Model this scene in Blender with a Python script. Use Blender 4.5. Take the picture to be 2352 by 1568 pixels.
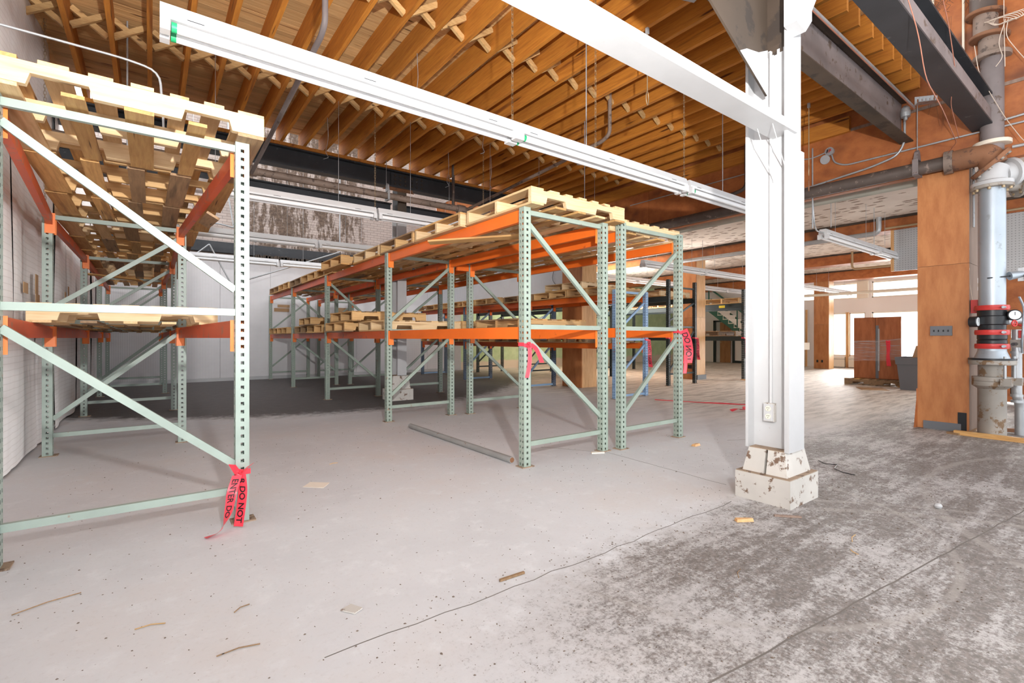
import bpy, bmesh, math, random
from mathutils import Vector, Matrix, Euler
R = math.radians
random.seed(7)
S = bpy.context.scene
C = S.collection
for o in list(bpy.data.objects):
    bpy.data.objects.remove(o)

# ------------------------------------------------------------ camera, sky, lights, exposure
cam_d = bpy.data.cameras.new('camera')
cam = bpy.data.objects.new('camera', cam_d)
C.objects.link(cam)
cam.location = (0, 0, 1.15)
cam.rotation_euler = (R(90), 0, R(-36.8))
cam_d.sensor_width = 36
cam_d.lens = 1110 / 2352 * 36
cam_d.shift_y = -8 / 2352
cam_d.clip_start = 0.05
S.camera = cam

w = bpy.data.worlds.new('sky')
S.world = w
w.use_nodes = True
bg = w.node_tree.nodes['Background']
bg.inputs[0].default_value = (0.90, 0.95, 1.0, 1)
bg.inputs[1].default_value = 1.6

def lamp(name, kind, loc, power, col=(1, 1, 1), size=0.1, rot=None, **k):
    d = bpy.data.lights.new(name, kind)
    d.energy = power
    d.color = col
    if kind == 'AREA':
        d.shape = 'RECTANGLE'; d.size = size; d.size_y = k.get('size_y', size)
    else:
        d.shadow_soft_size = size
    if kind == 'SPOT':
        d.spot_size = R(k.get('angle', 150)); d.spot_blend = 1.0
    o = bpy.data.objects.new(name, d)
    o.location = loc
    if rot:
        o.rotation_euler = rot
    C.objects.link(o)
    return o

# the photographer's flash on its stand, just above the camera
lamp('flash', 'SPOT', (0.35, -0.5, 1.95), 880, (1, 0.985, 0.96), 0.045, (R(126), 0, R(-25)), angle=164)
# unseen fill lamp added behind the far racks to brighten the far room
lamp('added_far_fill', 'AREA', (11.6, 10.9, 1.4), 380, (1, 0.98, 0.95), 1.5, (R(180), 0, 0))
# hazy daylight coming in low through the shop windows
sun = lamp('hazy_sun', 'SUN', (30, 4, 8), 17.0, (1, 0.985, 0.96), 0.1, (0, R(79), R(4)))
sun.data.angle = R(40)

S.view_settings.view_transform = 'Standard'
S.view_settings.look = 'None'
S.view_settings.gamma = 1
S.view_settings.use_curve_mapping = False
S.view_settings.exposure = 0.76

# ------------------------------------------------------------ materials
class NT:
    def __init__(s, name):
        s.m = bpy.data.materials.new(name)
        s.m.use_nodes = True
        s.t = s.m.node_tree
        s.b = s.t.nodes['Principled BSDF']
        s.co = s.t.nodes.new('ShaderNodeTexCoord')
    def n(s, typ, ins=None, **attr):
        x = s.t.nodes.new(typ)
        for k, v in attr.items():
            setattr(x, k, v)
        for k, v in (ins or {}).items():
            s.put(x.inputs[k], v)
        return x
    def put(s, sock, v):
        if isinstance(v, bpy.types.NodeSocket):
            s.t.links.new(v, sock)
        elif isinstance(v, tuple) and len(v) == 3 and sock.type == 'RGBA':
            sock.default_value = (*v, 1)
        else:
            sock.default_value = v
    def mapped(s, scale, rnd=True):
        v = s.co.outputs['Object']
        if rnd:
            oi = s.n('ShaderNodeObjectInfo')
            ad = s.n('ShaderNodeVectorMath', {1: oi.outputs['Random']}, operation='MULTIPLY_ADD')
            ml = s.n('ShaderNodeVectorMath', {0: oi.outputs['Random'], 1: (37.0, 19.0, 53.0)}, operation='MULTIPLY')
            ad = s.n('ShaderNodeVectorMath', {0: v, 1: ml.outputs[0]}, operation='ADD')
            v = ad.outputs[0]
        return s.n('ShaderNodeMapping', {'Vector': v, 'Scale': scale}).outputs[0]
    def noise(s, vec, scale=5, detail=4, rough=0.6):
        return s.n('ShaderNodeTexNoise', {'Vector': vec, 'Scale': scale, 'Detail': detail, 'Roughness': rough}).outputs['Fac']
    def ramp(s, f, *stops):
        r = s.n('ShaderNodeValToRGB', {'Fac': f})
        e = r.color_ramp.elements
        while len(e) < len(stops):
            e.new(0.5)
        for i, (p, c) in enumerate(stops):
            e[i].position = p
            e[i].color = (*c, 1) if isinstance(c, tuple) else (c, c, c, 1)
        return r.outputs['Color']
    def mix(s, f, a, b, mode='MIX'):
        x = s.n('ShaderNodeMix', data_type='RGBA', blend_type=mode)
        s.put(x.inputs['Factor'], f)
        s.put(x.inputs[6], a if not isinstance(a, tuple) else (*a, 1))
        s.put(x.inputs[7], b if not isinstance(b, tuple) else (*b, 1))
        return x.outputs[2]
    def math(s, op, a, b=0.0, c=0.0, clamp=False):
        x = s.n('ShaderNodeMath', {0: a, 1: b, 2: c}, operation=op)
        x.use_clamp = clamp
        return x.outputs[0]
    def step(s, v, lo, hi):
        x = s.n('ShaderNodeMapRange', {'Value': v, 'From Min': lo, 'From Max': hi})
        x.interpolation_type = 'SMOOTHSTEP'
        return x.outputs[0]
    def out(s, col, rough=0.6, metal=0.0, bump=None, bs=0.3, bd=0.01, spec=0.4):
        s.put(s.b.inputs['Base Color'], col)
        s.put(s.b.inputs['Roughness'], rough)
        s.put(s.b.inputs['Metallic'], metal)
        s.b.inputs['Specular IOR Level'].default_value = spec
        if bump is not None:
            b = s.n('ShaderNodeBump', {'Height': bump, 'Strength': bs, 'Distance': bd})
            s.put(s.b.inputs['Normal'], b.outputs[0])
        return s.m

def wood(name, a, b, dark, grain=(1.2, 22, 22), rough=0.65, rnd=0.35, knots=True):
    t = NT(name)
    v = t.mapped(grain)
    f = t.noise(v, 3.0, 5, 0.65)
    c = t.ramp(f, (0.32, b), (0.6, a))
    f2 = t.noise(t.mapped(tuple(g * 0.28 for g in grain)), 2.2, 3)
    c = t.mix(t.step(f2, 0.56, 0.74), c, dark)
    if knots:
        k = t.n('ShaderNodeTexVoronoi', {'Vector': t.mapped((grain[0] * 1.6, min(grain[1], 9), min(grain[2], 9))), 'Scale': 0.8}).outputs['Distance']
        c = t.mix(t.step(k, 0.13, 0.05), c, tuple(x * 0.45 for x in dark))
    oi = t.n('ShaderNodeObjectInfo')
    br = t.math('MULTIPLY_ADD', oi.outputs['Random'], rnd, 1 - rnd / 2)
    hs = t.n('ShaderNodeHueSaturation', {'Color': c, 'Value': br})
    return t.out(hs.outputs[0], rough, 0, f, 0.25, 0.003)

def paint(name, col, worn=None, amount=0.62, scale=9, rough=0.5, metal=0.0, var=0.12, spec=0.4):
    t = NT(name)
    f = t.noise(t.mapped((1, 1, 1)), scale, 6, 0.65)
    f2 = t.noise(t.mapped((1, 1, 1)), scale * 0.22, 3)
    c = t.ramp(f2, (0.3, tuple(x * (1 - var) for x in col)), (0.7, tuple(min(1, x * (1 + var * 0.6)) for x in col)))
    if worn:
        c = t.mix(t.step(f, amount, amount + 0.07), c, worn)
    return t.out(c, rough, metal, f, 0.12, 0.004, spec)

M = {}
M['joist'] = wood('joist_wood', (0.60, 0.235, 0.033), (0.46, 0.155, 0.022), (0.25, 0.075, 0.014), (20, 1.1, 14), rnd=0.3)
M['deck'] = wood('deck_wood', (0.70, 0.45, 0.21), (0.55, 0.31, 0.12), (0.32, 0.15, 0.055), (1.1, 24, 24), rnd=0.35)
M['bridge'] = wood('bridging_wood', (0.62, 0.40, 0.18), (0.48, 0.27, 0.10), (0.32, 0.16, 0.06), (3, 14, 14))
M['pallet_new'] = wood('pale_pallet_wood', (0.70, 0.49, 0.26), (0.58, 0.37, 0.175), (0.40, 0.22, 0.09), (18, 1.1, 18), rnd=0.3)
M['pallet_new_x'] = wood('pale_stringer_wood', (0.74, 0.55, 0.33), (0.64, 0.44, 0.23), (0.46, 0.27, 0.12), (1.1, 18, 18), rnd=0.2)
M['pallet_mid'] = wood('tan_pallet_wood', (0.60, 0.35, 0.13), (0.45, 0.235, 0.08), (0.25, 0.125, 0.048), (18, 1.1, 18), rnd=0.5)
M['pallet_mid_x'] = wood('tan_stringer_wood', (0.66, 0.42, 0.19), (0.52, 0.30, 0.12), (0.30, 0.16, 0.06), (1.1, 18, 18), rnd=0.4)
M['pallet_old'] = wood('weathered_board', (0.34, 0.21, 0.11), (0.23, 0.14, 0.075), (0.10, 0.065, 0.04), (18, 1.1, 18), rnd=0.4)
M['plywood'] = wood('plywood_face', (0.45, 0.15, 0.046), (0.32, 0.096, 0.03), (0.12, 0.04, 0.02), (5, 1.6, 2.2), 0.5, 0.22, knots=False)
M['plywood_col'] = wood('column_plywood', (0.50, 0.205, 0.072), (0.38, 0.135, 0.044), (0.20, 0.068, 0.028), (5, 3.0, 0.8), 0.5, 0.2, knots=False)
M['ply_light'] = wood('pale_and_lit_plywood', (0.72, 0.43, 0.20), (0.60, 0.32, 0.13), (0.42, 0.20, 0.08), (6, 5, 0.9), 0.5, 0.12, knots=False)  # pale wood; on column fronts it also paints in their lit side
M['stud'] = wood('grey_stud_wood', (0.30, 0.215, 0.17), (0.22, 0.15, 0.115), (0.13, 0.085, 0.065), (9, 9, 0.8), 0.7, 0.1, knots=False)
M['walnut'] = wood('cabinet_wood', (0.42, 0.145, 0.055), (0.31, 0.10, 0.036), (0.19, 0.06, 0.024), (6, 5, 0.9), 0.35, 0.08, knots=False)
M['sage'] = paint('sage_green_enamel', (0.30, 0.36, 0.305), (0.28, 0.15, 0.09), 0.64, 16, 0.42)
M['sage_new'] = paint('pale_sage_enamel', (0.33, 0.40, 0.355), (0.30, 0.19, 0.12), 0.67, 16, 0.42)
M['orange'] = paint('orange_enamel', (0.80, 0.155, 0.018), (0.42, 0.07, 0.02), 0.66, 7, 0.38)
M['orange_plate'] = paint('bright_orange_enamel', (0.86, 0.21, 0.035), (0.50, 0.10, 0.03), 0.72, 12, 0.38)
M['redorange'] = paint('dull_orange_enamel', (0.66, 0.115, 0.026), (0.42, 0.10, 0.05), 0.58, 7, 0.42)
M['redbeam'] = paint('faded_red_enamel', (0.62, 0.098, 0.036), (0.42, 0.14, 0.085), 0.56, 7, 0.42)
M['blue'] = paint('light_blue_enamel', (0.27, 0.42, 0.62), (0.45, 0.30, 0.2), 0.70, 14, 0.4)
M['navy'] = paint('slate_blue_enamel', (0.115, 0.16, 0.225), (0.05, 0.06, 0.08), 0.62, 12, 0.45)
M['blackgreen'] = paint('black_green_enamel', (0.022, 0.032, 0.033), (0.09, 0.10, 0.09), 0.68, 14, 0.4)
M['lampwhite'] = paint('white_lamp_enamel', (0.66, 0.66, 0.665), (0.5, 0.46, 0.42), 0.70, 18, 0.35, var=0.04)
M['white'] = paint('white_gloss_paint', (0.50, 0.50, 0.505), (0.36, 0.31, 0.26), 0.69, 18, 0.35, var=0.05)
M['tube'] = paint('tube_glass', (0.86, 0.87, 0.88), None, rough=0.15, var=0.02)
M['green'] = paint('green_cap', (0.02, 0.36, 0.14), None)
M['dirtywhite'] = paint('chipped_white_paint', (0.55, 0.52, 0.48), (0.17, 0.105, 0.07), 0.565, 13, 0.55, var=0.12)
M['dust'] = paint('settled_dust', (0.33, 0.24, 0.17), (0.15, 0.10, 0.07), 0.55, 22, 0.95)
M['blacksteel'] = paint('black_steel', (0.035, 0.037, 0.042), (0.10, 0.10, 0.10), 0.62, 10, 0.5, var=0.3)
M['greysteel'] = paint('grey_primer_steel', (0.215, 0.18, 0.175), (0.12, 0.085, 0.065), 0.58, 10, 0.6, var=0.25)
M['sootsteel'] = paint('sooty_steel', (0.075, 0.053, 0.038), (0.04, 0.03, 0.024), 0.52, 5, 0.6, var=0.35)
M['galv'] = paint('galvanised_steel', (0.44, 0.455, 0.47), (0.32, 0.32, 0.32), 0.58, 12, 0.4, 0.45)
M['bright'] = paint('shiny_galvanised_pipe', (0.42, 0.47, 0.52), (0.32, 0.35, 0.37), 0.6, 8, 0.42, 0.5)
M['blackpipe'] = paint('old_black_pipe', (0.115, 0.09, 0.078), (0.25, 0.19, 0.16), 0.58, 11, 0.5, 0.2, var=0.3)
M['browniron'] = paint('brown_iron_pipe', (0.27, 0.20, 0.16), (0.11, 0.08, 0.065), 0.55, 12, 0.6, 0.1, var=0.3)
M['rust'] = paint('rusty_iron', (0.26, 0.12, 0.062), (0.12, 0.06, 0.04), 0.55, 10, 0.8, var=0.3)
M['castgrey'] = paint('stained_cast_pipe', (0.34, 0.31, 0.275), (0.20, 0.125, 0.07), 0.54, 8, 0.55, 0.2, var=0.25)
M['red'] = paint('red_valve_paint', (0.55, 0.04, 0.035), (0.35, 0.03, 0.03), 0.66, 12, 0.35)
M['black'] = paint('black_paint', (0.018, 0.019, 0.022), None, rough=0.35)
M['greyplastic'] = paint('grey_plastic', (0.155, 0.165, 0.18), None, rough=0.5, var=0.06)
M['cardboard'] = paint('cardboard', (0.42, 0.26, 0.14), None, rough=0.8)
M['cream'] = paint('cream_paint', (0.78, 0.70, 0.58), None, rough=0.5, var=0.05)
M['crackline'] = paint('dark_crack_line', (0.17, 0.15, 0.135), None, rough=0.9)  # plain dark tone of the slab's joint and crack lines
M['paper'] = paint('paper', (0.80, 0.72, 0.62), None, rough=0.8, var=0.05)
M['wire'] = paint('pale_wire', (0.66, 0.55, 0.45), None, rough=0.5)
M['copper'] = paint('copper_wire', (0.42, 0.17, 0.11), None, rough=0.45)
M['brass'] = paint('dull_brass', (0.48, 0.36, 0.22), None, rough=0.4, metal=0.4)
M['insul'] = paint('pipe_wrap', (0.42, 0.42, 0.36), (0.28, 0.26, 0.2), 0.6, 8, 0.8, var=0.15)
M['tape'] = paint('red_tape', (0.84, 0.055, 0.085), None, rough=0.35, var=0.12)
M['letters'] = paint('tape_print', (0.03, 0.012, 0.015), None, rough=0.5)
M['greenstair'] = paint('green_stair_paint', (0.03, 0.105, 0.07), None, rough=0.45)
M['teal'] = paint('teal_paint', (0.12, 0.38, 0.34), None)
M['glazed'] = paint('clock_face', (0.82, 0.86, 0.88), None, rough=0.2, var=0.02)
M['valveorange'] = paint('orange_plastic', (0.9, 0.2, 0.01), None, rough=0.4)
M['doorwood'] = wood('door_veneer', (0.36, 0.17, 0.07), (0.27, 0.12, 0.045), (0.18, 0.07, 0.03), (5, 5, 0.8), 0.4, 0.05, knots=False)
M['pinkwall'] = paint('pinkish_white_paint', (0.80, 0.745, 0.71), (0.66, 0.6, 0.55), 0.66, 3, 0.6, var=0.05)
M['steeltube'] = paint('dull_steel_tube', (0.36, 0.36, 0.35), (0.26, 0.17, 0.12), 0.62, 14, 0.5, 0.3)

def m_floor():
    t = NT('concrete_floor')
    p = t.co.outputs['Object']
    xyz = t.n('ShaderNodeSeparateXYZ', {0: p})
    X, Y = xyz.outputs[0], xyz.outputs[1]
    n1 = t.noise(p, 0.7, 5, 0.6)
    n2 = t.noise(p, 6, 6, 0.7)
    n3 = t.noise(p, 40, 4, 0.7)
    n4 = t.noise(p, 110, 2, 0.6)
    strv = t.n('ShaderNodeMapping', {'Vector': p, 'Scale': (0.6, 4.0, 1), 'Rotation': (0, 0, R(-28))}).outputs[0]
    ns = t.noise(strv, 2.2, 6, 0.7)
    base = t.ramp(n1, (0.3, (0.55, 0.55, 0.565)), (0.5, (0.61, 0.61, 0.625)), (0.72, (0.62, 0.585, 0.57)))
    base = t.mix(t.step(n2, 0.5, 0.75), base, (0.67, 0.675, 0.69))
    base = t.mix(t.math('MULTIPLY', t.step(n3, 0.52, 0.78), 0.35), base, (0.44, 0.40, 0.385))
    # far room: warmer, scuffed along its length
    far = t.step(X, 5.2, 8.5)
    farc = t.mix(t.step(ns, 0.42, 0.66), (0.66, 0.60, 0.53), (0.36, 0.31, 0.265))
    base = t.mix(far, base, farc)
    # dirt tracked over the near slab
    edge = t.math('MULTIPLY_ADD', n2, 0.7, -0.35)
    yy = t.math('ADD', Y, edge)
    near = t.step(yy, 2.0, 1.45)
    nx = t.math('MULTIPLY', near, t.step(X, 0.35, 2.4))
    reach = t.math('MULTIPLY', t.step(X, 3.9, 5.2), t.step(yy, 2.9, 1.9))
    reach = t.math('MULTIPLY', reach, 1.0)
    amt = t.math('MAXIMUM', nx, reach)
    n5 = t.noise(p, 17, 6, 0.75)
    big = t.math('ADD', t.math('MULTIPLY', t.noise(p, 1.5, 4, 0.6), 0.5), t.math('MULTIPLY', ns, 0.5))
    dens = t.math('MULTIPLY', amt, t.step(big, 0.36, 0.58))
    dens = t.math('MULTIPLY_ADD', dens, 0.72, t.math('MULTIPLY', amt, 0.28))
    n6 = t.noise(p, 65, 4, 0.75)
    nn = t.math('ADD', t.math('MULTIPLY', n5, 0.42), t.math('MULTIPLY', n6, 0.58))
    thr = t.math('MULTIPLY_ADD', dens, -0.27, 0.66)
    d = t.math('SUBTRACT', nn, thr)
    dirt = t.math('MULTIPLY', t.step(d, -0.09, 0.11), t.step(amt, 0.02, 0.12))
    dcol = t.mix(t.step(n3, 0.4, 0.65), (0.095, 0.078, 0.067), (0.20, 0.168, 0.15))
    base = t.mix(t.math('MULTIPLY', t.step(amt, 0.0, 0.8), 0.72), base, t.mix(t.step(n5, 0.35, 0.65), (0.48, 0.46, 0.45), (0.33, 0.305, 0.29)))
    base = t.mix(t.math('MULTIPLY', dirt, 0.80), base, dcol)
    # light specks of grit everywhere
    sp = t.n('ShaderNodeTexVoronoi', {'Vector': p, 'Scale': 34.0}).outputs['Distance']
    spk = t.math('MULTIPLY', t.step(sp, 0.09, 0.05), t.step(n2, 0.56, 0.66))
    base = t.mix(spk, base, (0.12, 0.09, 0.075))
    # swept tyre arcs, paler than the dirt
    for cx, cy, r, wd in ((1.55, -0.85, 3.02, 0.045), (1.55, -0.85, 3.2, 0.03), (2.9, 1.9, 1.35, 0.03), (5.4, -1.6, 2.75, 0.05)):
        dx = t.math('SUBTRACT', X, cx); dy = t.math('SUBTRACT', Y, cy)
        rr = t.math('SQRT', t.math('ADD', t.math('MULTIPLY', dx, dx), t.math('MULTIPLY', dy, dy)))
        a = t.math('ABSOLUTE', t.math('SUBTRACT', rr, r))
        arc = t.math('MULTIPLY', t.step(a, wd, wd * 0.3), t.step(n2, 0.38, 0.52))
        arc = t.math('MULTIPLY', arc, t.math('MULTIPLY', amt, 0.75))
        base = t.mix(t.math('MULTIPLY', arc, 0.7), base, (0.40, 0.37, 0.345))
    # black adhesive left on the slab towards the back wall
    q = t.math('SUBTRACT', X, 3.0)
    q = t.math('MULTIPLY', t.math('MULTIPLY', q, q), 0.115)
    yb = t.math('SUBTRACT', t.math('SUBTRACT', Y, q), t.math('MULTIPLY', n2, 1.3))
    blk = t.math('MULTIPLY', t.step(yb, 6.55, 7.2), t.step(X, 11.0, 7.5))
    bc = t.mix(t.step(n4, 0.55, 0.7), (0.055, 0.045, 0.042), (0.16, 0.13, 0.115))
    base = t.mix(t.math('MULTIPLY', blk, 0.93), base, bc)
    return t.out(base, t.math('MULTIPLY_ADD', n2, 0.3, 0.5), 0, n3, 0.15, 0.004, 0.3)
M['floor'] = m_floor()

def m_brick():
    t = NT('painted_brick')
    p = t.co.outputs['Object']
    m = t.n('ShaderNodeMapping', {'Vector': p, 'Rotation': (R(90), 0, 0)}).outputs[0]
    b = t.n('ShaderNodeTexBrick', {'Vector': m, 'Scale': 1.0, 'Brick Width': 0.22, 'Row Height': 0.075, 'Mortar Size': 0.008, 'Color1': (0.52, 0.43, 0.385), 'Color2': (0.45, 0.375, 0.335), 'Mortar': (0.33, 0.27, 0.245)})
    xyz = t.n('ShaderNodeSeparateXYZ', {0: p})
    st = t.noise(t.n('ShaderNodeMapping', {'Vector': p, 'Scale': (2.2, 1, 0.5)}).outputs[0], 1.6, 6, 0.75)
    st2 = t.noise(t.n('ShaderNodeMapping', {'Vector': p, 'Scale': (6, 1, 6)}).outputs[0], 2.2, 5, 0.75)
    reg = t.math('MULTIPLY', t.step(xyz.outputs[0], 1.3, 2.6), t.step(xyz.outputs[0], 6.0, 4.9))
    st3 = t.noise(t.n('ShaderNodeMapping', {'Vector': p, 'Scale': (7, 1, 15)}).outputs[0], 1.3, 4, 0.7)
    big = t.math('MULTIPLY', t.step(st, 0.34, 0.56), reg)
    s = t.step(t.math('ADD', t.math('MULTIPLY', st3, 0.55), t.math('MULTIPLY', big, 0.42)), 0.42, 0.66)
    s = t.math('MULTIPLY', s, t.step(big, 0.02, 0.3))
    c = t.mix(t.math('MULTIPLY', s, 0.95), b.outputs['Color'], t.mix(t.step(st2, 0.4, 0.6), (0.085, 0.056, 0.04), (0.17, 0.115, 0.08)))
    return t.out(c, 0.85, 0, b.outputs['Fac'], 0.4, -0.006)
M['brick'] = m_brick()

def m_peg(name, col, ax, pitch=0.034, dark=0.35):
    t = NT(name)
    xyz = t.n('ShaderNodeSeparateXYZ', {0: t.co.outputs['Object']})
    u = xyz.outputs[ax]; v = xyz.outputs[2]
    k = 2 * math.pi / pitch
    cu = t.math('COSINE', t.math('MULTIPLY', u, k)); cv = t.math('COSINE', t.math('MULTIPLY', v, k))
    h = t.step(t.math('ADD', cu, cv), 1.15, 1.6)
    n = t.noise(t.co.outputs['Object'], 1.3, 5, 0.6)
    base = t.ramp(n, (0.3, tuple(x * 0.88 for x in col)), (0.65, col))
    c = t.mix(t.math('MULTIPLY', h, 0.8), base, tuple(x * dark for x in col))
    return t.out(c, 0.5, 0, None)
M['peg'] = m_peg('white_pegboard', (0.74, 0.72, 0.73), 0)
M['pegside'] = m_peg('grey_pegboard', (0.56, 0.56, 0.58), 1)
M['pegfar'] = m_peg('grey_far_pegboard', (0.55, 0.56, 0.57), 1, 0.045, 0.45)

def m_sheet():
    t = NT('white_plastic_sheet')
    p = t.co.outputs['Object']
    n = t.noise(t.n('ShaderNodeMapping', {'Vector': p, 'Scale': (1, 2.4, 0.35)}).outputs[0], 1.6, 4)
    xyz = t.n('ShaderNodeSeparateXYZ', {0: p})
    ln = t.math('COSINE', t.math('MULTIPLY', xyz.outputs[2], 2 * math.pi / 0.055))
    c = t.ramp(n, (0.3, (0.79, 0.775, 0.775)), (0.6, (0.90, 0.89, 0.89)))
    c = t.mix(t.math('MULTIPLY', t.step(ln, 0.86, 0.99), 0.35), c, (0.52, 0.48, 0.46))
    return t.out(c, 0.4, 0, n, 0.5, 0.03)
M['sheet'] = m_sheet()

def m_green():
    t = NT('green_painted_plaster')
    p = t.co.outputs['Object']
    n = t.noise(p, 2.4, 6, 0.7)
    xyz = t.n('ShaderNodeSeparateXYZ', {0: p})
    lo = t.step(t.math('ADD', xyz.outputs[2], t.math('MULTIPLY', n, 0.35)), 0.52, 0.42)
    c = t.ramp(n, (0.35, (0.42, 0.56, 0.30)), (0.65, (0.56, 0.69, 0.42)))
    c = t.mix(lo, c, (0.66, 0.58, 0.45))
    return t.out(c, 0.7)
M['greenwall'] = m_green()

def m_ceil():
    t = NT('fissured_ceiling_tile')
    p = t.co.outputs['Object']
    v = t.n('ShaderNodeMapping', {'Vector': p, 'Scale': (10, 4.2, 1)}).outputs[0]
    vo = t.n('ShaderNodeTexVoronoi', {'Vector': v, 'Scale': 0.9}).outputs['Distance']
    n = t.noise(p, 1.1, 4)
    wob = t.noise(p, 30, 2)
    h = t.step(t.math('ADD', vo, t.math('MULTIPLY', wob, 0.22)), 0.44, 0.37)
    c = t.ramp(n, (0.32, (0.72, 0.62, 0.54)), (0.6, (0.86, 0.77, 0.69)))
    c = t.mix(t.math('MULTIPLY', h, 0.85), c, (0.20, 0.115, 0.06))
    return t.out(c, 0.8)
M['ceil'] = m_ceil()

def m_glass():
    t = NT('window_glass')
    t.m.node_tree.nodes.remove(t.b)
    o = [x for x in t.t.nodes if x.type == 'OUTPUT_MATERIAL'][0]
    tr = t.n('ShaderNodeBsdfTransparent'); gl = t.n('ShaderNodeBsdfGlossy', {'Roughness': 0.03})
    mx = t.n('ShaderNodeMixShader', {0: 0.06, 1: tr.outputs[0], 2: gl.outputs[0]})
    t.t.links.new(mx.outputs[0], o.inputs[0])
    return t.m
M['glass'] = m_glass()

def m_wrap():
    t = NT('stretch_wrap_film')
    t.m.node_tree.nodes.remove(t.b)
    o = [x for x in t.t.nodes if x.type == 'OUTPUT_MATERIAL'][0]
    p = t.co.outputs['Object']
    n = t.noise(t.n('ShaderNodeMapping', {'Vector': p, 'Scale': (1, 1.2, 26)}).outputs[0], 2.0, 4)
    f = t.math('MULTIPLY_ADD', t.step(n, 0.45, 0.75), 0.4, 0.10)
    tr = t.n('ShaderNodeBsdfTransparent'); gl = t.n('ShaderNodeBsdfDiffuse', {'Color': (0.8, 0.74, 0.72, 1)})
    mx = t.n('ShaderNodeMixShader', {0: f, 1: tr.outputs[0], 2: gl.outputs[0]})
    t.t.links.new(mx.outputs[0], o.inputs[0])
    return t.m
M['wrap'] = m_wrap()

# ------------------------------------------------------------ mesh helpers
class B:
    def __init__(s):
        s.v = []; s.f = []; s.sm = []
    def add(s, vs, fs, smooth=False):
        o = len(s.v)
        s.v += [tuple(x) for x in vs]
        s.f += [tuple(i + o for i in f) for f in fs]
        s.sm += [smooth] * len(fs)
        return s
    def box(s, a, b, Mx=None):
        (x0, y0, z0), (x1, y1, z1) = a, b
        vs = [(x0, y0, z0), (x1, y0, z0), (x1, y1, z0), (x0, y1, z0), (x0, y0, z1), (x1, y0, z1), (x1, y1, z1), (x0, y1, z1)]
        if Mx is not None:
            vs = [Mx @ Vector(q) for q in vs]
        return s.add(vs, [(0, 3, 2, 1), (4, 5, 6, 7), (0, 1, 5, 4), (1, 2, 6, 5), (2, 3, 7, 6), (3, 0, 4, 7)])
    def bar(s, p, q, wd, ht, up=(0, 0, 1)):
        p, q = Vector(p), Vector(q)
        d = (q - p); L = d.length; d.normalize()
        u = Vector(up)
        if abs(d.dot(u)) > 0.98:
            u = Vector((1, 0, 0))
        sx = d.cross(u).normalized(); uz = sx.cross(d)
        Mx = Matrix((( d.x, sx.x, uz.x, p.x), (d.y, sx.y, uz.y, p.y), (d.z, sx.z, uz.z, p.z), (0, 0, 0, 1)))
        return s.box((0, -wd / 2, -ht / 2), (L, wd / 2, ht / 2), Mx)
    def prism(s, poly, ax, a0, a1):
        n = len(poly)
        def P(u, v, a):
            return {'x': (a, u, v), 'y': (u, a, v), 'z': (u, v, a)}[ax]
        vs = [P(u, v, a0) for u, v in poly] + [P(u, v, a1) for u, v in poly]
        fs = [tuple(range(n))[::-1], tuple(range(n, 2 * n))] + [(i, (i + 1) % n, n + (i + 1) % n, n + i) for i in range(n)]
        return s.add(vs, fs)
    def tube(s, pts, r, n=8, cap=True):
        pts = [Vector(p) for p in pts]
        rings = []; ref = None
        for i, p in enumerate(pts):
            d = (pts[min(i + 1, len(pts) - 1)] - pts[max(i - 1, 0)]).normalized()
            if ref is None or abs(ref.dot(d)) > 0.95:
                ref = Vector((0, 0, 1)) if abs(d.z) < 0.9 else Vector((1, 0, 0))
            a = d.cross(ref).normalized(); b = a.cross(d).normalized()
            ref = b
            rr = r[i] if isinstance(r, (list, tuple)) else r
            rings.append([p + (a * math.cos(2 * math.pi * k / n) + b * math.sin(2 * math.pi * k / n)) * rr for k in range(n)])
        vs = [x for g in rings for x in g]
        fs = [(i * n + k, i * n + (k + 1) % n, (i + 1) * n + (k + 1) % n, (i + 1) * n + k) for i in range(len(pts) - 1) for k in range(n)]
        s.add(vs, fs, True)
        if cap:
            s.add(rings[0], [tuple(range(n))]); s.add(rings[-1], [tuple(range(n))[::-1]])
        return s
    def lathe(s, prof, n=20, Mx=None, smooth=True):
        vs = []; fs = []
        for r, z in prof:
            for k in range(n):
                q = Vector((r * math.cos(2 * math.pi * k / n), r * math.sin(2 * math.pi * k / n), z))
                vs.append(Mx @ q if Mx is not None else q)
        for i in range(len(prof) - 1):          # every band keeps its own rings so that rims stay crisp
            s.add(vs[i * n:(i + 2) * n], [(k, (k + 1) % n, n + (k + 1) % n, n + k) for k in range(n)], smooth)
        s.add(vs[:n], [tuple(range(n))[::-1]]); s.add(vs[-n:], [tuple(range(n))])
        return s
    def mesh(s, name, mt):
        me = bpy.data.meshes.new(name)
        me.from_pydata(s.v, [], s.f)
        me.polygons.foreach_set('use_smooth', s.sm)
        me.materials.append(M[mt] if isinstance(mt, str) else mt)
        bm = bmesh.new(); bm.from_mesh(me)
        bmesh.ops.recalc_face_normals(bm, faces=bm.faces)
        bm.to_mesh(me); bm.free()
        return me
    def build(s, name, mt, parent=None, loc=None, rot=None, kind=None):
        return put(name, s.mesh(name, mt), parent, loc, rot, kind)

def put(name, me, parent=None, loc=None, rot=None, kind=None):
    o = bpy.data.objects.new(name, me)
    C.objects.link(o)
    if loc is not None: o.location = loc
    if rot is not None: o.rotation_euler = rot
    if parent is not None: o.parent = parent
    if kind: o['kind'] = kind
    return o

def tag(o, label, cat, group=None):
    o['label'] = label; o['category'] = cat; o['kind'] = 'thing'
    if group: o['group'] = group
    return o

def thing(name, label, cat, loc=(0, 0, 0), rz=0, group=None):
    o = bpy.data.objects.new(name, None)
    o.empty_display_size = 0.1
    C.objects.link(o)
    o.location = loc; o.rotation_euler = (0, 0, rz)
    return tag(o, label, cat, group)

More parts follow.
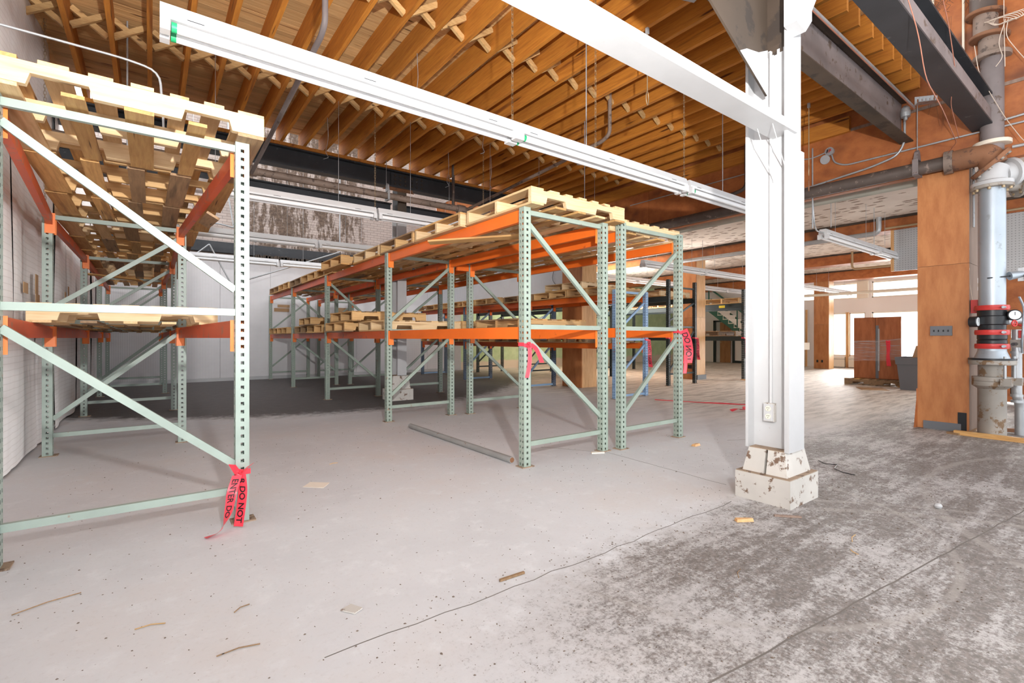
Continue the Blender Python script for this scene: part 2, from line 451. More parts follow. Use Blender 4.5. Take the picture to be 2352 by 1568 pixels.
def solo(b, name, mt, label, cat, group=None, **k):
    return tag(b.build(name, mt, **k), label, cat, group)

cache = {}
def mesh_of(key, fn):
    if key not in cache:
        cache[key] = fn()
    return cache[key]

def arc(c, r, a0, a1, n, f):
    return [f(c, r, a0 + (a1 - a0) * i / n) for i in range(n + 1)]

def bend(pts, r=0.08, n=4):
    """rounds the corners of a polyline"""
    P = [Vector(p) for p in pts]; out = [P[0]]
    for i in range(1, len(P) - 1):
        a = (P[i - 1] - P[i]); b = (P[i + 1] - P[i])
        k = min(r, a.length * 0.45, b.length * 0.45)
        s0 = P[i] + a.normalized() * k; s1 = P[i] + b.normalized() * k
        for j in range(n + 1):
            q = j / n
            out.append(s0.lerp(P[i], q).lerp(P[i].lerp(s1, q), q))
    return out + [P[-1]]
# ------------------------------------------------------------ floor, walls, ceilings
B().box((-1.2, -4, -0.12), (24.5, 15.4, 0)).build('floor', 'floor', kind='structure')

# left wall: white plastic sheeting hung in drops
wl = B().box((-1.12, -3.5, 0), (-1.0, 15.1, 4.56)).build('wall_left', 'sheet', kind='structure')
rw = random.Random(3)
y = -1.2
while y < 14.9:
    wd = min(1.18, 15.0 - y)
    b = B(); nv = 9; nz = 9
    ph = rw.uniform(0, 6)
    vs = []
    for j in range(nz):
        for i in range(nv):
            yy = y + 0.006 + (wd - 0.012) * i / (nv - 1)
            zz = 0.02 + 4.5 * j / (nz - 1)
            dx = 0.016 * math.sin(ph + 4.5 * yy) + 0.012 * math.sin(ph * 2 + 1.7 * zz + 3 * yy) + (0.012 if i in (0, nv - 1) else 0.02)
            vs.append((-1.0 + 0.02 + max(0, dx), yy, zz))
    b.add(vs, [(j * nv + i, j * nv + i + 1, (j + 1) * nv + i + 1, (j + 1) * nv + i) for j in range(nz - 1) for i in range(nv - 1)], True)
    b.build('sheet_drop', 'sheet', wl)
    y += wd
for (yy, zz, a, c, ang) in [(4.25, 1.72, .07, .05, .1), (4.3, 1.52, .09, .035, .2), (5.0, 1.66, .09, .05, 0), (5.05, 1.50, .06, .09, 0), (5.1, 1.4, .09, .04, 0), (6.35, 1.62, .10, .05, 0), (6.9, 1.70, .07, .10, 0), (6.95, 1.55, .10, .05, 0), (7.0, 1.42, .06, .08, 0), (7.9, 1.66, .07, .12, 0), (8.0, 1.48, .12, .06, 0), (9.0, 1.62, .06, .16, 0), (9.3, 1.8, .05, .08, 0), (10.2, 1.55, .07, .14, 0), (11.2, 1.6, .1, .1, 0), (12.2, 1.6, .08, .13, 0)]:
    B().box((-0.003, -a, -c), (0.002, a, c)).build('tape_patch', M['cardboard'], wl, loc=(-0.935, yy, zz), rot=(R(6 * ang), 0, 0))

# back wall: pegboard panels below, painted brick above
wb = B().box((-1.1, 15.02, 0), (7.95, 15.2, 7.7)).build('wall_back', 'brick', kind='structure')
for i in range(9):
    x0 = -0.95 + i * 1.22
    x1 = min(x0 + 1.215, 8.92)
    if x1 > x0:
        B().box((x0, 14.985, 0.09), (x1, 15.02, 3.4)).build('pegboard_panel', 'peg', wb)
B().box((-0.95, 14.97, 0), (8.92, 15.02, 0.088)).build('baseboard_back', 'white', kind='structure')
for (x, z, a, c) in [(3.0, 1.95, .2, .05), (3.05, 2.06, .16, .04), (4.75, 1.95, .18, .12), (6.6, 2.25, .16, .07), (1.55, 1.42, .09, .012), (5.9, 2.0, .25, .012), (4.9, 1.0, .03, .1)]:
    B().box((x - a, 14.978, z - c), (x + a, 14.986, z + c)).build('tape_patch', 'cardboard', wb)
B().box((7.95, 15.02, 0), (21.8, 15.2, 3.7)).build('wall_back_green', 'greenwall', kind='structure')
B().box((14.2, 15.0, 0), (15.2, 15.022, 3.6)).build('trim_1', 'pinkwall', kind='structure')
solo(B().box((8.24, 14.95, 0.0), (8.9, 14.984, 2.02)).box((8.80, 14.90, 0.95), (8.84, 14.95, 1.0)), 'door_2', 'white', 'plain white door leaf beside the green wall', 'door')
# black steel band along the back wall, its foot crusted with old render
t = thing('steel_beam', 'black steel beam fixed flat to the brick wall over the pegboard', 'beam')
B().box((-0.95, 14.86, 3.42), (7.9, 15.0, 3.70)).build('web', 'blacksteel', t)
b = B()
for i in range(46):
    x = 2.3 + i * 0.045 + rw.uniform(-.02, .02)
    b.box((x, 14.84, 3.36), (x + rw.uniform(.03, .08), 14.98, 3.42 + rw.uniform(0, .035)))
b.build('render_crust', 'sootsteel', t, kind='stuff')

# divider: plywood header over a row of columns, high room this side, low room beyond
wd_ = B().box((7.945, -1.2, 3.235), (8.06, 15.0, 5.7)).build('wall_divider', 'plywood', kind='structure')
y = -1.2
k = 0
while y < 15:
    y1 = min(y + 2.42, 15)
    for z0, z1 in ((3.23, 4.085), (4.095, 5.25)):
        dz = rw.uniform(0, 0.004)
        B().box((7.93 - dz, y + 0.004, z0), (7.945, y1 - 0.004, z1)).build('plywood_panel', 'plywood', wd_)
    B().box((7.918, y - 0.02, 4.07), (7.932, y1, 4.11)).build('seam_strip', 'stud', wd_)
    y = y1
B().box((7.86, 2.6, 4.06), (7.93, 8.6, 4.27)).build('ledger', 'joist', wd_)
# grey pegboard hanging below the header past the second column
pf = B().box((8.0, 8.6, 2.32), (8.03, 15.0, 3.23)).build('wall_divider_pegboard', 'pegside', kind='structure')
B().box((7.985, 8.6, 2.28), (8.045, 15.0, 2.33)).build('edge_trim', 'white', pf)

# low ceiling over the far room with plywood box beams
ce = B().box((8.06, -1.2, 3.60), (21.8, 15.0, 3.70)).build('ceiling_low', 'ceil', kind='structure')
for x, za in ((12.0, 3.33), (16.1, 3.3), (20.1, 3.25)):
    bb = B().box((x, -1.2, za), (x + 0.45, 15.0, 3.60)).build('box_beam', 'plywood', ce)
B().box((8.062, -1.2, 3.57), (8.1, 15, 3.60)).build('edge_strip', 'stud', ce)
for x in (11.96, 16.06, 20.06):
    B().box((x, -1.2, 3.555), (x + 0.04, 15, 3.60)).build('edge_strip', 'sootsteel', ce)

# right-hand wall with the shop windows
wr = B()
XW = 21.6
wr.box((XW, -1.2, 0), (XW + .25, 9.2, 0.46))
wr.box((XW, -1.2, 2.12), (XW + .25, 9.2, 2.66))
wr.box((XW, -1.2, 3.26), (XW + .25, 9.2, 3.7))
wr.box((XW, 9.2, 0), (XW + .25, 15.1, 3.7))
for a, c in ((9.1, 9.2), (7.72, 7.86), (6.42, 6.62), (4.2, 4.42), (2.0, 2.2), (-1.2, -0.1)):
    wr.box((XW, a, 2.66), (XW + .25, c, 3.26))
for a, c in ((7.72, 9.2), (7.16, 7.22), (6.42, 6.62), (4.2, 4.42), (2.0, 2.2), (-1.2, -0.1)):
    wr.box((XW, a, .46), (XW + .25, c, 2.12))
wr_o = wr.build('wall_right', 'pinkwall', kind='structure')
wn = 1
for a, c, z0, z1 in [(7.22, 7.72, .46, 2.12), (6.62, 7.16, .46, 2.12), (4.42, 6.42, .46, 2.12), (2.2, 4.2, .46, 2.12), (-.1, 2.0, .46, 2.12), (7.86, 9.1, 2.66, 3.26), (6.62, 7.72, 2.66, 3.26), (4.42, 6.42, 2.66, 3.26), (2.2, 4.2, 2.66, 3.26), (-.1, 2.0, 2.66, 3.26)]:
    f = B()
    for q in ((a, z0, a + .04, z1), (c - .04, z0, c, z1), (a, z0, c, z0 + .04), (a, z1 - .04, c, z1)):
        f.box((XW + .06, q[0], q[1]), (XW + .14, q[2], q[3]))
    fo = f.build(f'window_{wn}', 'cream', kind='structure')
    B().box((XW + .095, a + .04, z0 + .04), (XW + .105, c - .04, z1 - .04)).build('pane', 'glass', fo)
    wn += 1
B().box((XW - .06, 7.14, 0), (XW + .02, 7.24, 2.14)).build('trim_2', 'ply_light', kind='structure')
B().box((XW - .1, 6.5, 2.66), (XW, 6.86, 3.3)).build('trim_3', 'cream', kind='structure')
d = B().box((XW - .05, 12.62, 0), (XW, 12.74, 1.98)).box((XW - .05, 11.7, 0), (XW, 11.8, 1.98)).box((XW - .05, 11.7, 1.9), (XW, 12.74, 1.98)).build('door_1', 'blackgreen', kind='structure')
B().box((XW - .12, 11.86, 0.01), (XW - .07, 12.36, 1.88)).build('door_leaf', 'doorwood', d)
B().lathe([(.02, 0), (.032, .02), (.02, .05)], 10, Matrix.Translation((XW - .12, 12.3, .95)) @ Matrix.Rotation(R(-90), 4, 'Y')).build('door_knob', 'brass', d)
B().box((XW - .015, 12.36, 0.01), (XW - .005, 12.6, 1.88)).build('bright_gap', 'white', d)
B().box((XW - .04, 9.2, 0), (XW, 11.7, .11)).build('baseboard_right', 'blackgreen', kind='structure')

# partition on the far side of the big column: plywood below, grey pegboard above
wp = B().box((12.06, -1.2, 0.03), (12.14, 1.66, 2.24)).build('wall_partition', 'plywood', kind='structure')
B().box((12.05, -1.2, 2.24), (12.09, 2.4, 3.33)).build('pegboard_panel', 'pegfar', wp)
B().box((12.05, 2.404, 2.5), (12.09, 3.2, 3.33)).build('pegboard_panel', 'pegfar', wp)
B().box((12.03, 3.2, 2.5), (12.1, 3.25, 3.33)).build('edge_trim', 'ply_light', wp)
B().box((12.045, -1.2, 2.215), (12.15, 1.66, 2.25)).build('edge_trim', 'stud', wp)

# main ceiling: board deck on joists, open at both ends
cl = B().box((-1.1, 1.78, 4.585), (7.93, 8.72, 4.66)).build('ceiling', 'deck', kind='structure')
y = 1.80
dm = mesh_of('deckb', lambda: B().box((0, 0, 0), (8.86, .0855, .02)).mesh('deck_board', 'deck'))
while y < 8.66:
    put('deck_board', dm, cl, (-0.94, y, 4.565 + rw.uniform(0, .003)))
    y += 0.088
jm = mesh_of('joist', lambda: B().box((-.023, 0, 0), (.023, 6.9, .272)).mesh('joist', 'joist'))
JX = [1.68 + 0.336 * i for i in range(-8, 19)]
for x in JX:
    put('joist', jm, cl, (x + rw.uniform(-.008, .008), 1.79 + rw.uniform(-.012, .012), 4.292))
bm_ = {}
for row in (4.38, 6.6):
    for i in range(len(JX) - 1):
        a, c = JX[i] + .022, JX[i + 1] - .022
        for s in (0, 1):
            key = ('br', s)
            L = c - a
            me = mesh_of(key, lambda: B().bar((0, 0, .03 if s == 0 else .235), (L, 0, .235 if s == 0 else .03), .038, .055).mesh('bridging', 'bridge'))
            put('bridging', me, cl, (a, row + (.0 if s == 0 else .045), 4.292))
# high roofs over the near aisle and the rear aisle
B().box((-1.2, -3.6, 5.7), (8.4, 1.70, 5.8)).build('ceiling_near', 'stud', kind='structure')
# long roof light added out of view to brighten the rear aisle
sk = B().box((-1.2, 8.9, 7.6), (8.4, 10.2, 7.7)).box((-1.2, 14.6, 7.6), (8.4, 15.2, 7.7)).box((-1.2, 10.2, 7.6), (-.6, 14.6, 7.7)).box((7.6, 10.2, 7.6), (8.4, 14.6, 7.7)).build('ceiling_rear', 'pinkwall', kind='structure')
sw = None
for i in range(6):
    x = -.6 + i * 8.2 / 6
    f = B().box((x, 10.2, 7.58), (x + .06, 14.6, 7.72)).build('added_rooflight_bar', 'white', sk)
    B().box((x + .06, 10.2, 7.66), (x + 8.2 / 6, 14.6, 7.67)).build('pane', 'glass', sk)  # glass of the added roof light
B().box((-1.1, 8.72, 4.30), (7.915, 8.76, 4.33)).build('trim_4', 'joist', kind='structure')
B().box((7.93, 8.7, 5.7), (8.06, 15.2, 7.7)).build('wall_upper', 'brick', kind='structure')

# ------------------------------------------------------------ steel beams
def ibeam(t, x0, x1, y, z0, z1, fw, m, tf=.02, tw=.012, xm=None):
    B().box((x0, y - tw / 2, z0 + tf), (x1, y + tw / 2, z1 - tf)).build('web', m, t)
    B().box((x0, y - fw / 2, z0), (x1, y + fw / 2, z0 + tf)).build('flange', xm or m, t)
    B().box((x0, y - fw / 2, z1 - tf), (x1, y + fw / 2, z1)).build('flange', xm or m, t)
t = thing('steel_beam', 'black riveted steel beam carrying the far ends of the joists', 'beam')
ibeam(t, -0.98, 7.915, 8.5, 3.93, 4.24, .18, 'blacksteel')
B().box((-0.98, 8.38, 4.24), (7.915, 8.62, 4.29)).build('nailer', 'joist', t)
sp = B().box((3.55, 8.47, 3.96), (4.25, 8.494, 4.21)).build('splice_plate', 'blacksteel', t)
for dx in (.08, .18, .28, .42, .52, .62):
    for dz in (.05, .125, .2):
        B().lathe([(.022, 0), (.02, .012), (.01, .018)], 8, Matrix.Translation((3.55 + dx, 8.47, 3.96 + dz)) @ Matrix.Rotation(R(90), 4, 'X')).build('bolt', 'sootsteel', sp)
t = thing('steel_beam', 'lower black steel tie beam running behind the sprinkler main', 'beam')
ibeam(t, -0.98, 3.6, 8.62, 3.37, 3.66, .16, 'blacksteel')
t = thing('steel_beam', 'short lower black tie beam between the white column and the header', 'beam')
ibeam(t, 3.86, 7.915, 8.62, 3.37, 3.66, .16, 'blacksteel')
t = thing('steel_beam', 'grey primed steel beam with conduit clipped along it behind the near column', 'beam')
B().box((-0.98, 2.025, 3.715), (7.925, 2.04, 4.225)).build('web', 'greysteel', t)
B().box((-0.98, 1.90, 3.70), (7.925, 2.04, 3.715)).build('flange', 'sootsteel', t)
B().box((-0.98, 1.93, 4.225), (7.925, 2.04, 4.24)).build('flange', 'sootsteel', t)
B().box((-0.98, 2.0, 4.24), (7.925, 2.10, 4.29)).build('nailer', 'sootsteel', t)
t = thing('steel_beam', 'black steel beam crossing high beside the tall riser pipe', 'beam')
ibeam(t, 1.0, 7.915, 1.24, 3.62, 3.98, .2, 'blacksteel')
B().box((1.0, 1.15, 3.66), (7.915, 1.165, 3.80)).build('lip', 'greysteel', t)
t = thing('white_beam', 'white painted steel channel laid flat from the near column', 'beam')
B().box((-0.95, 1.5, 2.575), (3.60, 1.66, 2.59)).build('web', 'white', t)
B().box((-0.95, 1.5, 2.59), (3.58, 1.512, 2.635)).build('flange', 'white', t)
B().box((-0.95, 1.648, 2.59), (3.58, 1.66, 2.635)).build('flange', 'white', t)
for yy in (1.53, 1.63):
    B().tube([(3.3, yy, 2.57), (3.585, yy + .02, 2.25)], .003, 5).build('tie_wire', 'white', t)

# ------------------------------------------------------------ columns
def pedestal(t, x0, y0, x1, y1, h1, h2, rot=0):
    b = B().box((x0, y0, 0), (x1, y1, h1)).build('plinth', 'dirtywhite', t)
    B().box((x0 + .004, y0 + .004, h1), (x1 - .004, y1 - .004, h1 + .006)).build('dust_layer', 'dust', b)
    mx = (y0 + y1) / 2; i = .035; tp = .07
    for a, c in ((y0 + i, mx - .012), (mx + .004, y1 - i)):
        vs = [(x0 + i, a, h1), (x1 - i, a, h1), (x1 - i, c, h1), (x0 + i, c, h1), (x0 + tp, a + (.03 if a < mx - .05 else 0), h2), (x1 - tp, a + (.03 if a < mx - .05 else 0), h2), (x1 - tp, c - (.03 if c > mx + .05 else 0), h2), (x0 + tp, c - (.03 if c > mx + .05 else 0), h2)]
        g = B().add(vs, [(0, 3, 2, 1), (4, 5, 6, 7), (0, 1, 5, 4), (1, 2, 6, 5), (2, 3, 7, 6), (3, 0, 4, 7)]).build('footing_block', 'dirtywhite', t)
    B().box((x0 + tp, y0 + .07, h2), (x1 - tp, y1 - .07, h2 + .006)).build('dust_layer', 'dust', t)

t = thing('steel_column', 'tall white painted steel column standing alone in the open floor', 'column', (0, 0, 0))
pedestal(t, 3.42, 1.47, 3.86, 1.85, .19, .36)
B().box((3.49, 1.52, .36), (3.70, 1.54, 3.7)).build('flange', 'white', t)
B().box((3.49, 1.79, .36), (3.70, 1.81, 3.7)).build('flange', 'white', t)
B().box((3.575, 1.54, .36), (3.60, 1.79, 3.22)).build('web', 'white', t)
B().box((3.574, 1.54, 3.22), (3.601, 1.79, 3.7)).build('bare_web_top', 'sootsteel', t)
b = B()
for i in range(12):
    b.box((3.573, 1.545 + i * .0204, 3.10 + rw.uniform(.07, .13)), (3.575, 1.5655 + i * .0204, 3.24))
b.build('flaked_paint', 'sootsteel', t, kind='stuff')
B().box((3.565, 1.535, 2.05), (3.73, 1.522 - .012, 2.47)).build('flange_plate', 'white', t)
B().box((3.49, 1.508, .36), (3.725, 1.52, 2.46)).build('cover_plate', 'white', t)
B().tube([(3.565, 1.665, .675), (3.565, 1.665, 3.2)], .011, 8).build('conduit', 'white', t)
g = B().prism([(3.49, 2.86), (3.24, 2.99), (1.9, 3.70), (3.49, 3.70)], 'y', 1.655, 1.669).build('gusset_plate', 'sootsteel', t)
B().prism([(3.49, 2.86), (3.24, 2.99), (3.12, 3.05), (3.20, 3.09), (3.36, 3.12), (3.49, 3.18)], 'y', 1.650, 1.6545).build('painted_gusset_foot', 'white', t)
B().prism([(3.44, 3.26), (3.58, 3.24), (3.68, 3.35), (3.68, 3.42), (3.80, 3.60), (3.80, 3.70), (3.44, 3.70)], 'y', 1.44, 1.52).build('bracket', 'white', t)
u = thing('wall_outlet', 'cream double socket box low on the near white column', 'outlet', (3.555, 1.665, .62))
B().box((-.02, -.036, -.065), (.018, .036, .065)).build('box', 'dirtywhite', u)
B().box((-.028, -.033, -.06), (-.02, .033, .06)).build('face_plate', 'white', u)
for dz in (-.028, .028):
    q = B().lathe([(.019, 0), (.019, .004)], 14, Matrix.Translation((-.028, 0, dz)) @ Matrix.Rotation(R(-90), 4, 'Y')).build('socket', 'cream', u)
    B().box((-.0335, -.008, dz), (-.032, -.005, dz + .009)).box((-.0335, .005, dz), (-.032, .008, dz + .009)).box((-.0335, -.002, dz - .012), (-.032, .002, dz - .007)).build('slot', 'black', q)

t = thing('steel_column', 'white steel column rising through the rows of orange racks', 'column')
pedestal(t, 3.50, 8.35, 3.94, 8.75, .2, .45)
B().box((3.66, 8.42, .45), (3.835, 8.44, 3.36)).build('flange', 'white', t)
B().box((3.66, 8.66, .45), (3.835, 8.68, 3.36)).build('flange', 'white', t)
B().box((3.73, 8.44, .45), (3.76, 8.66, 3.36)).build('web', 'white', t)
B().box((3.66, 8.42, 3.36), (3.835, 8.44, 3.93)).build('bare_top', 'sootsteel', t)
B().box((3.67, 8.44, 3.36), (3.825, 8.68, 3.93)).build('bare_core', 'blacksteel', t)
B().box((3.66, 8.40, 2.72), (3.83, 8.42, 2.9)).build('clip_plate', 'white', t)
for dx in (.04, .13):
    B().lathe([(.012, 0), (.012, .008)], 8, Matrix.Translation((3.66 + dx, 8.40, 2.82)) @ Matrix.Rotation(R(90), 4, 'X')).build('bolt', 'black', t)
B().add([(3.35, 8.40, 3.85), (3.98, 8.40, 3.85), (3.93, 8.40, 3.92), (3.45, 8.40, 3.92), (3.45, 8.3, 3.88), (3.88, 8.3, 3.88)], [(0, 1, 2, 3), (0, 4, 5, 1), (4, 3, 2, 5)]).build('bent_cap_plate', 'rust', t)

def ply_column(x0, y0, x1, y1, z1, label, light_face, seams=(), base='stud'):
    t = thing('plywood_column', label, 'column')
    B().box((x0 + .02, y0 + .02, 0), (x1, y1, z1)).build('core', 'stud', t)
    zs = [0.0] + list(seams) + [z1]
    for a, c in zip(zs, zs[1:]):
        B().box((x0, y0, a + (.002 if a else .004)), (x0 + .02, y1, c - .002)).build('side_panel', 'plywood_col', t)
        B().box((x0 + .0205, y0 - .002, a + (.002 if a else .004)), (x1, y0 + .018, c - .002)).build('front_panel', light_face, t)  # paler plywood here paints the brighter lit side into the colour
    return t
t = ply_column(7.93, 1.37, 8.40, 1.86, 3.23, 'broad stained plywood column beside the red-banded riser pipe', 'stud', (2.06,))
B().box((7.918, 1.44, .0), (7.93, 1.80, .10)).build('cove_base', 'greyplastic', t)
B().box((7.92, 1.39, .0), (7.932, 1.47, .24)).build('dark_hole_patch', 'black', t)  # black patch stands in for the shaded inside of a broken outlet hole
B().add([(7.93, 1.86, .0), (7.93, 1.875, .0), (7.87, 1.885, .0), (7.925, 1.865, .45), (7.93, 1.86, .5), (7.92, 1.87, .5)], [(0, 1, 2), (0, 3, 4), (2, 1, 5, 3), (0, 2, 3), (1, 4, 5)]).build('peeling_edge', 'plywood', t)
u = thing('switch_plate', 'dark four-gang switch plate on the broad stained column', 'switch', (7.928, 1.625, 1.24))
B().box((-.014, -.105, -.06), (0, .105, .06)).build('plate', 'greyplastic', u)
for dy in (-.068, -.023, .023, .068):
    B().box((-.024, dy - .006, -.012), (-.014, dy + .006, .012)).build('toggle', 'black', u)
ply_column(7.93, 7.93, 8.42, 8.58, 3.23, 'plywood column half hidden behind the orange racks', 'ply_light', (1.95,))
t = ply_column(12.03, 7.62, 12.48, 8.2, 3.33, 'plywood column lit on one face among the black racks', 'ply_light', (1.72,))
B().box((12.02, 7.75, .3), (12.03, 7.87, .4)).build('outlet_cover', 'black', t)
B().box((12.05, 7.585, 0), (12.48, 7.62, .13)).build('cove_base', 'greyplastic', t)
ply_column(16.1, 7.45, 16.55, 8.0, 3.3, 'plywood column in line behind the near white column', 'ply_light', (1.7,))
t = ply_column(20.05, 7.28, 20.5, 7.78, 3.25, 'plywood column standing against the bright shop windows', 'ply_light', (1.66,))
for yy in (7.66, 7.5):
    B().box((20.04, yy - .03, .24), (20.05, yy + .03, .33)).build('outlet_cover', 'black', t)
# ------------------------------------------------------------ pallet racks
def post_mesh(H, mt, pitch=.0508):
    def fn():
        b = B(); hw = .038; n = int(H / pitch); top = n * pitch
        def cell(fx, a0, a1, z0, z1, hx, hz):
            ca, cz = (a0 + a1) / 2, (z0 + z1) / 2
            O = [(a0, z0), (a1, z0), (a1, z1), (a0, z1)]
            I = [(ca - hx, cz - hz), (ca + hx, cz - hz), (ca + hx, cz + hz), (ca - hx, cz + hz)]
            b.add([fx(*q) for q in O + I], [(0, 1, 5, 4), (1, 2, 6, 5), (2, 3, 7, 6), (3, 0, 4, 7)])
        for i in range(n):
            z0, z1 = i * pitch, (i + 1) * pitch
            for s in (-1, 1):
                cell(lambda a, z: (a, s * .036, z), -hw, hw, z0, z1, .0095, .0105)
                for c0 in (-hw, 0):
                    cell(lambda a, z: (s * hw, a, z), c0, c0 + hw, z0, z1, .0075, .010)
        b.box((-hw, -.036, top), (hw, .036, H))
        return b.mesh('post', mt)
    return mesh_of(('post', H, mt), fn)

def beam_mesh(L, mt, h):
    def fn():
        # outer face at x=+.022, step for decking on the inner side
        poly = [(-.022, 0), (.022, 0), (.022, h), (-.004, h), (-.004, h - .026), (-.022, h - .026)]
        return B().prism(poly, 'y', 0, L).mesh('load_beam', mt)
    return mesh_of(('beam', round(L, 3), mt, h), fn)

def conn_mesh(mt, h):
    def fn():
        b = B().box((-.04, 0, -.085), (.034, .006, h - .002))
        b.box((.030, -.055, -.085), (.036, .006, h - .002))
        for z in (-.05, h - .03):
            b.box((.036, -.045, z), (.040, -.030, z + .014))
        return b.mesh('beam_connector', mt)
    return mesh_of(('conn', mt, h), fn)

def rack(name, label, fx, H, post, brace, levels, beam, plate, flips, skip=(), hs=(.2, 1.25, None), bh=.105, Hi=None):
    """fx: list of (x_left, x_right, y); levels: heights of the beam tops"""
    x0 = (fx[0][0] + fx[0][1]) / 2; yb = fx[0][2]
    t = thing(name, label, 'rack', (x0, yb, 0))
    H0 = H
    for i, (xa, xb, y) in enumerate(fx):
        H = Hi if (Hi and i) else H0
        pm = post_mesh(H, post[min(i, len(post) - 1)] if isinstance(post, tuple) else post)
        for s, x in ((-1, xa), (1, xb)):
            p = put('post', pm, t, (x - x0, y - yb, 0.004))
            fm = mesh_of(('foot', brace), lambda: B().box((-.06, -.05, -.004), (.075, .06, .004)).mesh('foot_plate', 'dust'))
            put('foot_plate', fm, p)
        a, c = xa + .036 - x0, xb - .036 - x0
        yy = y - yb
        for z in hs:
            z = z if z else H - .035
            B().bar((a, yy, z), (c, yy, z), .03, .042).build('horizontal_brace', brace, t)
        L = levels
        for z0, z1 in ((L[1] - .13, hs[1] + .14), (hs[1] - .11, .36)):
            if flips[i % len(flips)]:
                B().bar((c, yy + .004, z0), (a, yy + .004, z1), .03, .042).build('diagonal_brace', brace, t)
            else:
                B().bar((a, yy + .004, z0), (c, yy + .004, z1), .03, .042).build('diagonal_brace', brace, t)
    for i in range(len(fx) - 1):
        (xa, xb, y), (xa2, xb2, y2) = fx[i], fx[i + 1]
        for li, z in enumerate(levels):
            if (i, li) in skip: continue
            for s, x, x2 in ((-1, xa, xa2), (1, xb, xb2)):
                L = y2 - y - .088
                bmat = beam[min(i, len(beam) - 1)] if isinstance(beam, tuple) else beam
                sx = x - s * .018 - x0; ang = -math.atan2(x2 - x, y2 - y)
                if s > 0:
                    o = put('load_beam', beam_mesh(L, bmat, bh), t, (sx, y - yb + .044, z - bh), (0, 0, ang))
                    cs = [((0, -.006, 0), 0), ((0, L, 0), 0)]
                else:
                    # turned end for end so that the step faces inwards
                    o = put('load_beam', beam_mesh(L, bmat, bh), t, (x2 + .018 - x0, y2 - yb - .044, z - bh), (0, 0, ang + math.pi))
                    cs = [((0, -.006, 0), 0), ((0, L, 0), 0)]
                cm = conn_mesh(plate, bh)
                put('beam_connector', cm, o, (0, -.002, 0))
                c2 = put('beam_connector', mesh_of(('conn2', plate, bh), lambda: B().box((-.04, -.006, -.085), (.034, 0, bh - .002)).box((.030, -.006, -.085), (.036, .055, bh - .002)).box((.036, .03, -.05), (.04, .045, -.036)).mesh('beam_connector', plate)), o, (0, L + .002, 0))
    return t

LF = [(-.635, .46, 3.46), (-.80, .28, 6.47), (-.78, .30, 9.43), (-.80, .24, 12.4), (-.80, .22, 14.6)]
rack('pallet_rack', 'sage green rack with faded red beams standing along the white sheeted wall', LF, 2.365, 'sage_new', 'sage_new', (1.265, 2.365), 'redbeam', 'orange_plate', (0, 1, 1, 1, 1), hs=(.2, 1.31, None), bh=.115)
AF = [(2.68, 3.69, 3.39), (2.62, 3.60, 6.34), (2.64, 3.62, 9.28), (2.67, 3.66, 12.1), (2.67, 3.66, 14.75)]
rack('pallet_rack', 'sage green rack with bright orange beams and a loose steel tube lying at its foot', AF, 2.31, 'sage', 'sage', (1.25, 2.31), ('orange', 'redorange', 'redbeam'), 'orange_plate', (0, 1, 0, 0, 1), bh=.11)
BF = [(3.91, 4.91, 3.34), (3.89, 4.89, 6.27), (3.93, 4.92, 9.12), (3.97, 4.95, 12.03), (3.95, 4.94, 14.75)]
rack('pallet_rack', 'orange beamed rack set back to back with the one beside the loose steel tube', BF, 2.34, 'sage', 'sage', (1.255, 2.26), ('orange', 'orange', 'redorange'), 'orange_plate', (1, 0, 1, 1, 1), bh=.10, Hi=2.26)
CF = [(7.0, 7.9, 6.12), (6.98, 7.74, 8.68), (6.85, 7.68, 11.28), (6.85, 7.68, 13.85)]
rack('pallet_rack', 'lower rack with light blue end frame in front of the plywood columns', CF, 2.06, ('blue', 'navy'), 'blue', (1.05, 1.98), ('orange', 'redorange'), 'orange', (1, 1, 1, 1), hs=(.05, 1.12, None), bh=.11, Hi=1.98)
DF = [(9.95, 11.05, 7.04), (9.95, 11.05, 9.8), (9.95, 11.05, 12.5)]
rack('pallet_rack', 'black rack between the blue ended rack and the half-lit plywood column', DF, 2.55, 'blackgreen', 'blackgreen', (1.22, 2.16), 'blackgreen', 'blackgreen', (1, 1, 1), hs=(.28, 1.42, 2.38), bh=.13)
EF = [(13.1, 14.2, 6.85), (13.3, 14.3, 9.0), (13.3, 14.3, 11.6), (13.3, 14.3, 14.2)]
rack('pallet_rack', 'black rack beyond the half-lit plywood column, reaching to the stairs', EF, 2.48, 'blackgreen', 'blackgreen', (1.2, 2.12), 'blackgreen', 'blackgreen', (1, 0, 1, 1), hs=(.28, 1.4, 2.3), bh=.13)
GF = [(8.75, 9.75, 10.9), (8.75, 9.75, 13.6)]
rack('pallet_rack', 'black rack standing close to the green wall', GF, 2.2, 'blackgreen', 'blackgreen', (1.1, 2.0), 'blackgreen', 'blackgreen', (0, 1), bh=.12)
for y in (3.5, 6.25):
    for z in (1.20, 2.2):
        solo(B().box((3.735 if y < 5 else 3.65, y - .02, z - .045), (3.86 if y < 5 else 3.845, y + .02, z + .045)), 'row_spacer', 'orange', {(3.5, 1.2): 'orange spacer bolted low between the two front frames of the back to back racks', (3.5, 2.2): 'orange spacer bolted high between the two front frames of the back to back racks', (6.25, 1.2): 'orange spacer bolted low between the second frames of the back to back racks', (6.25, 2.2): 'orange spacer bolted high between the second frames of the back to back racks'}[(y, z)], 'spacer', 'row spacers')

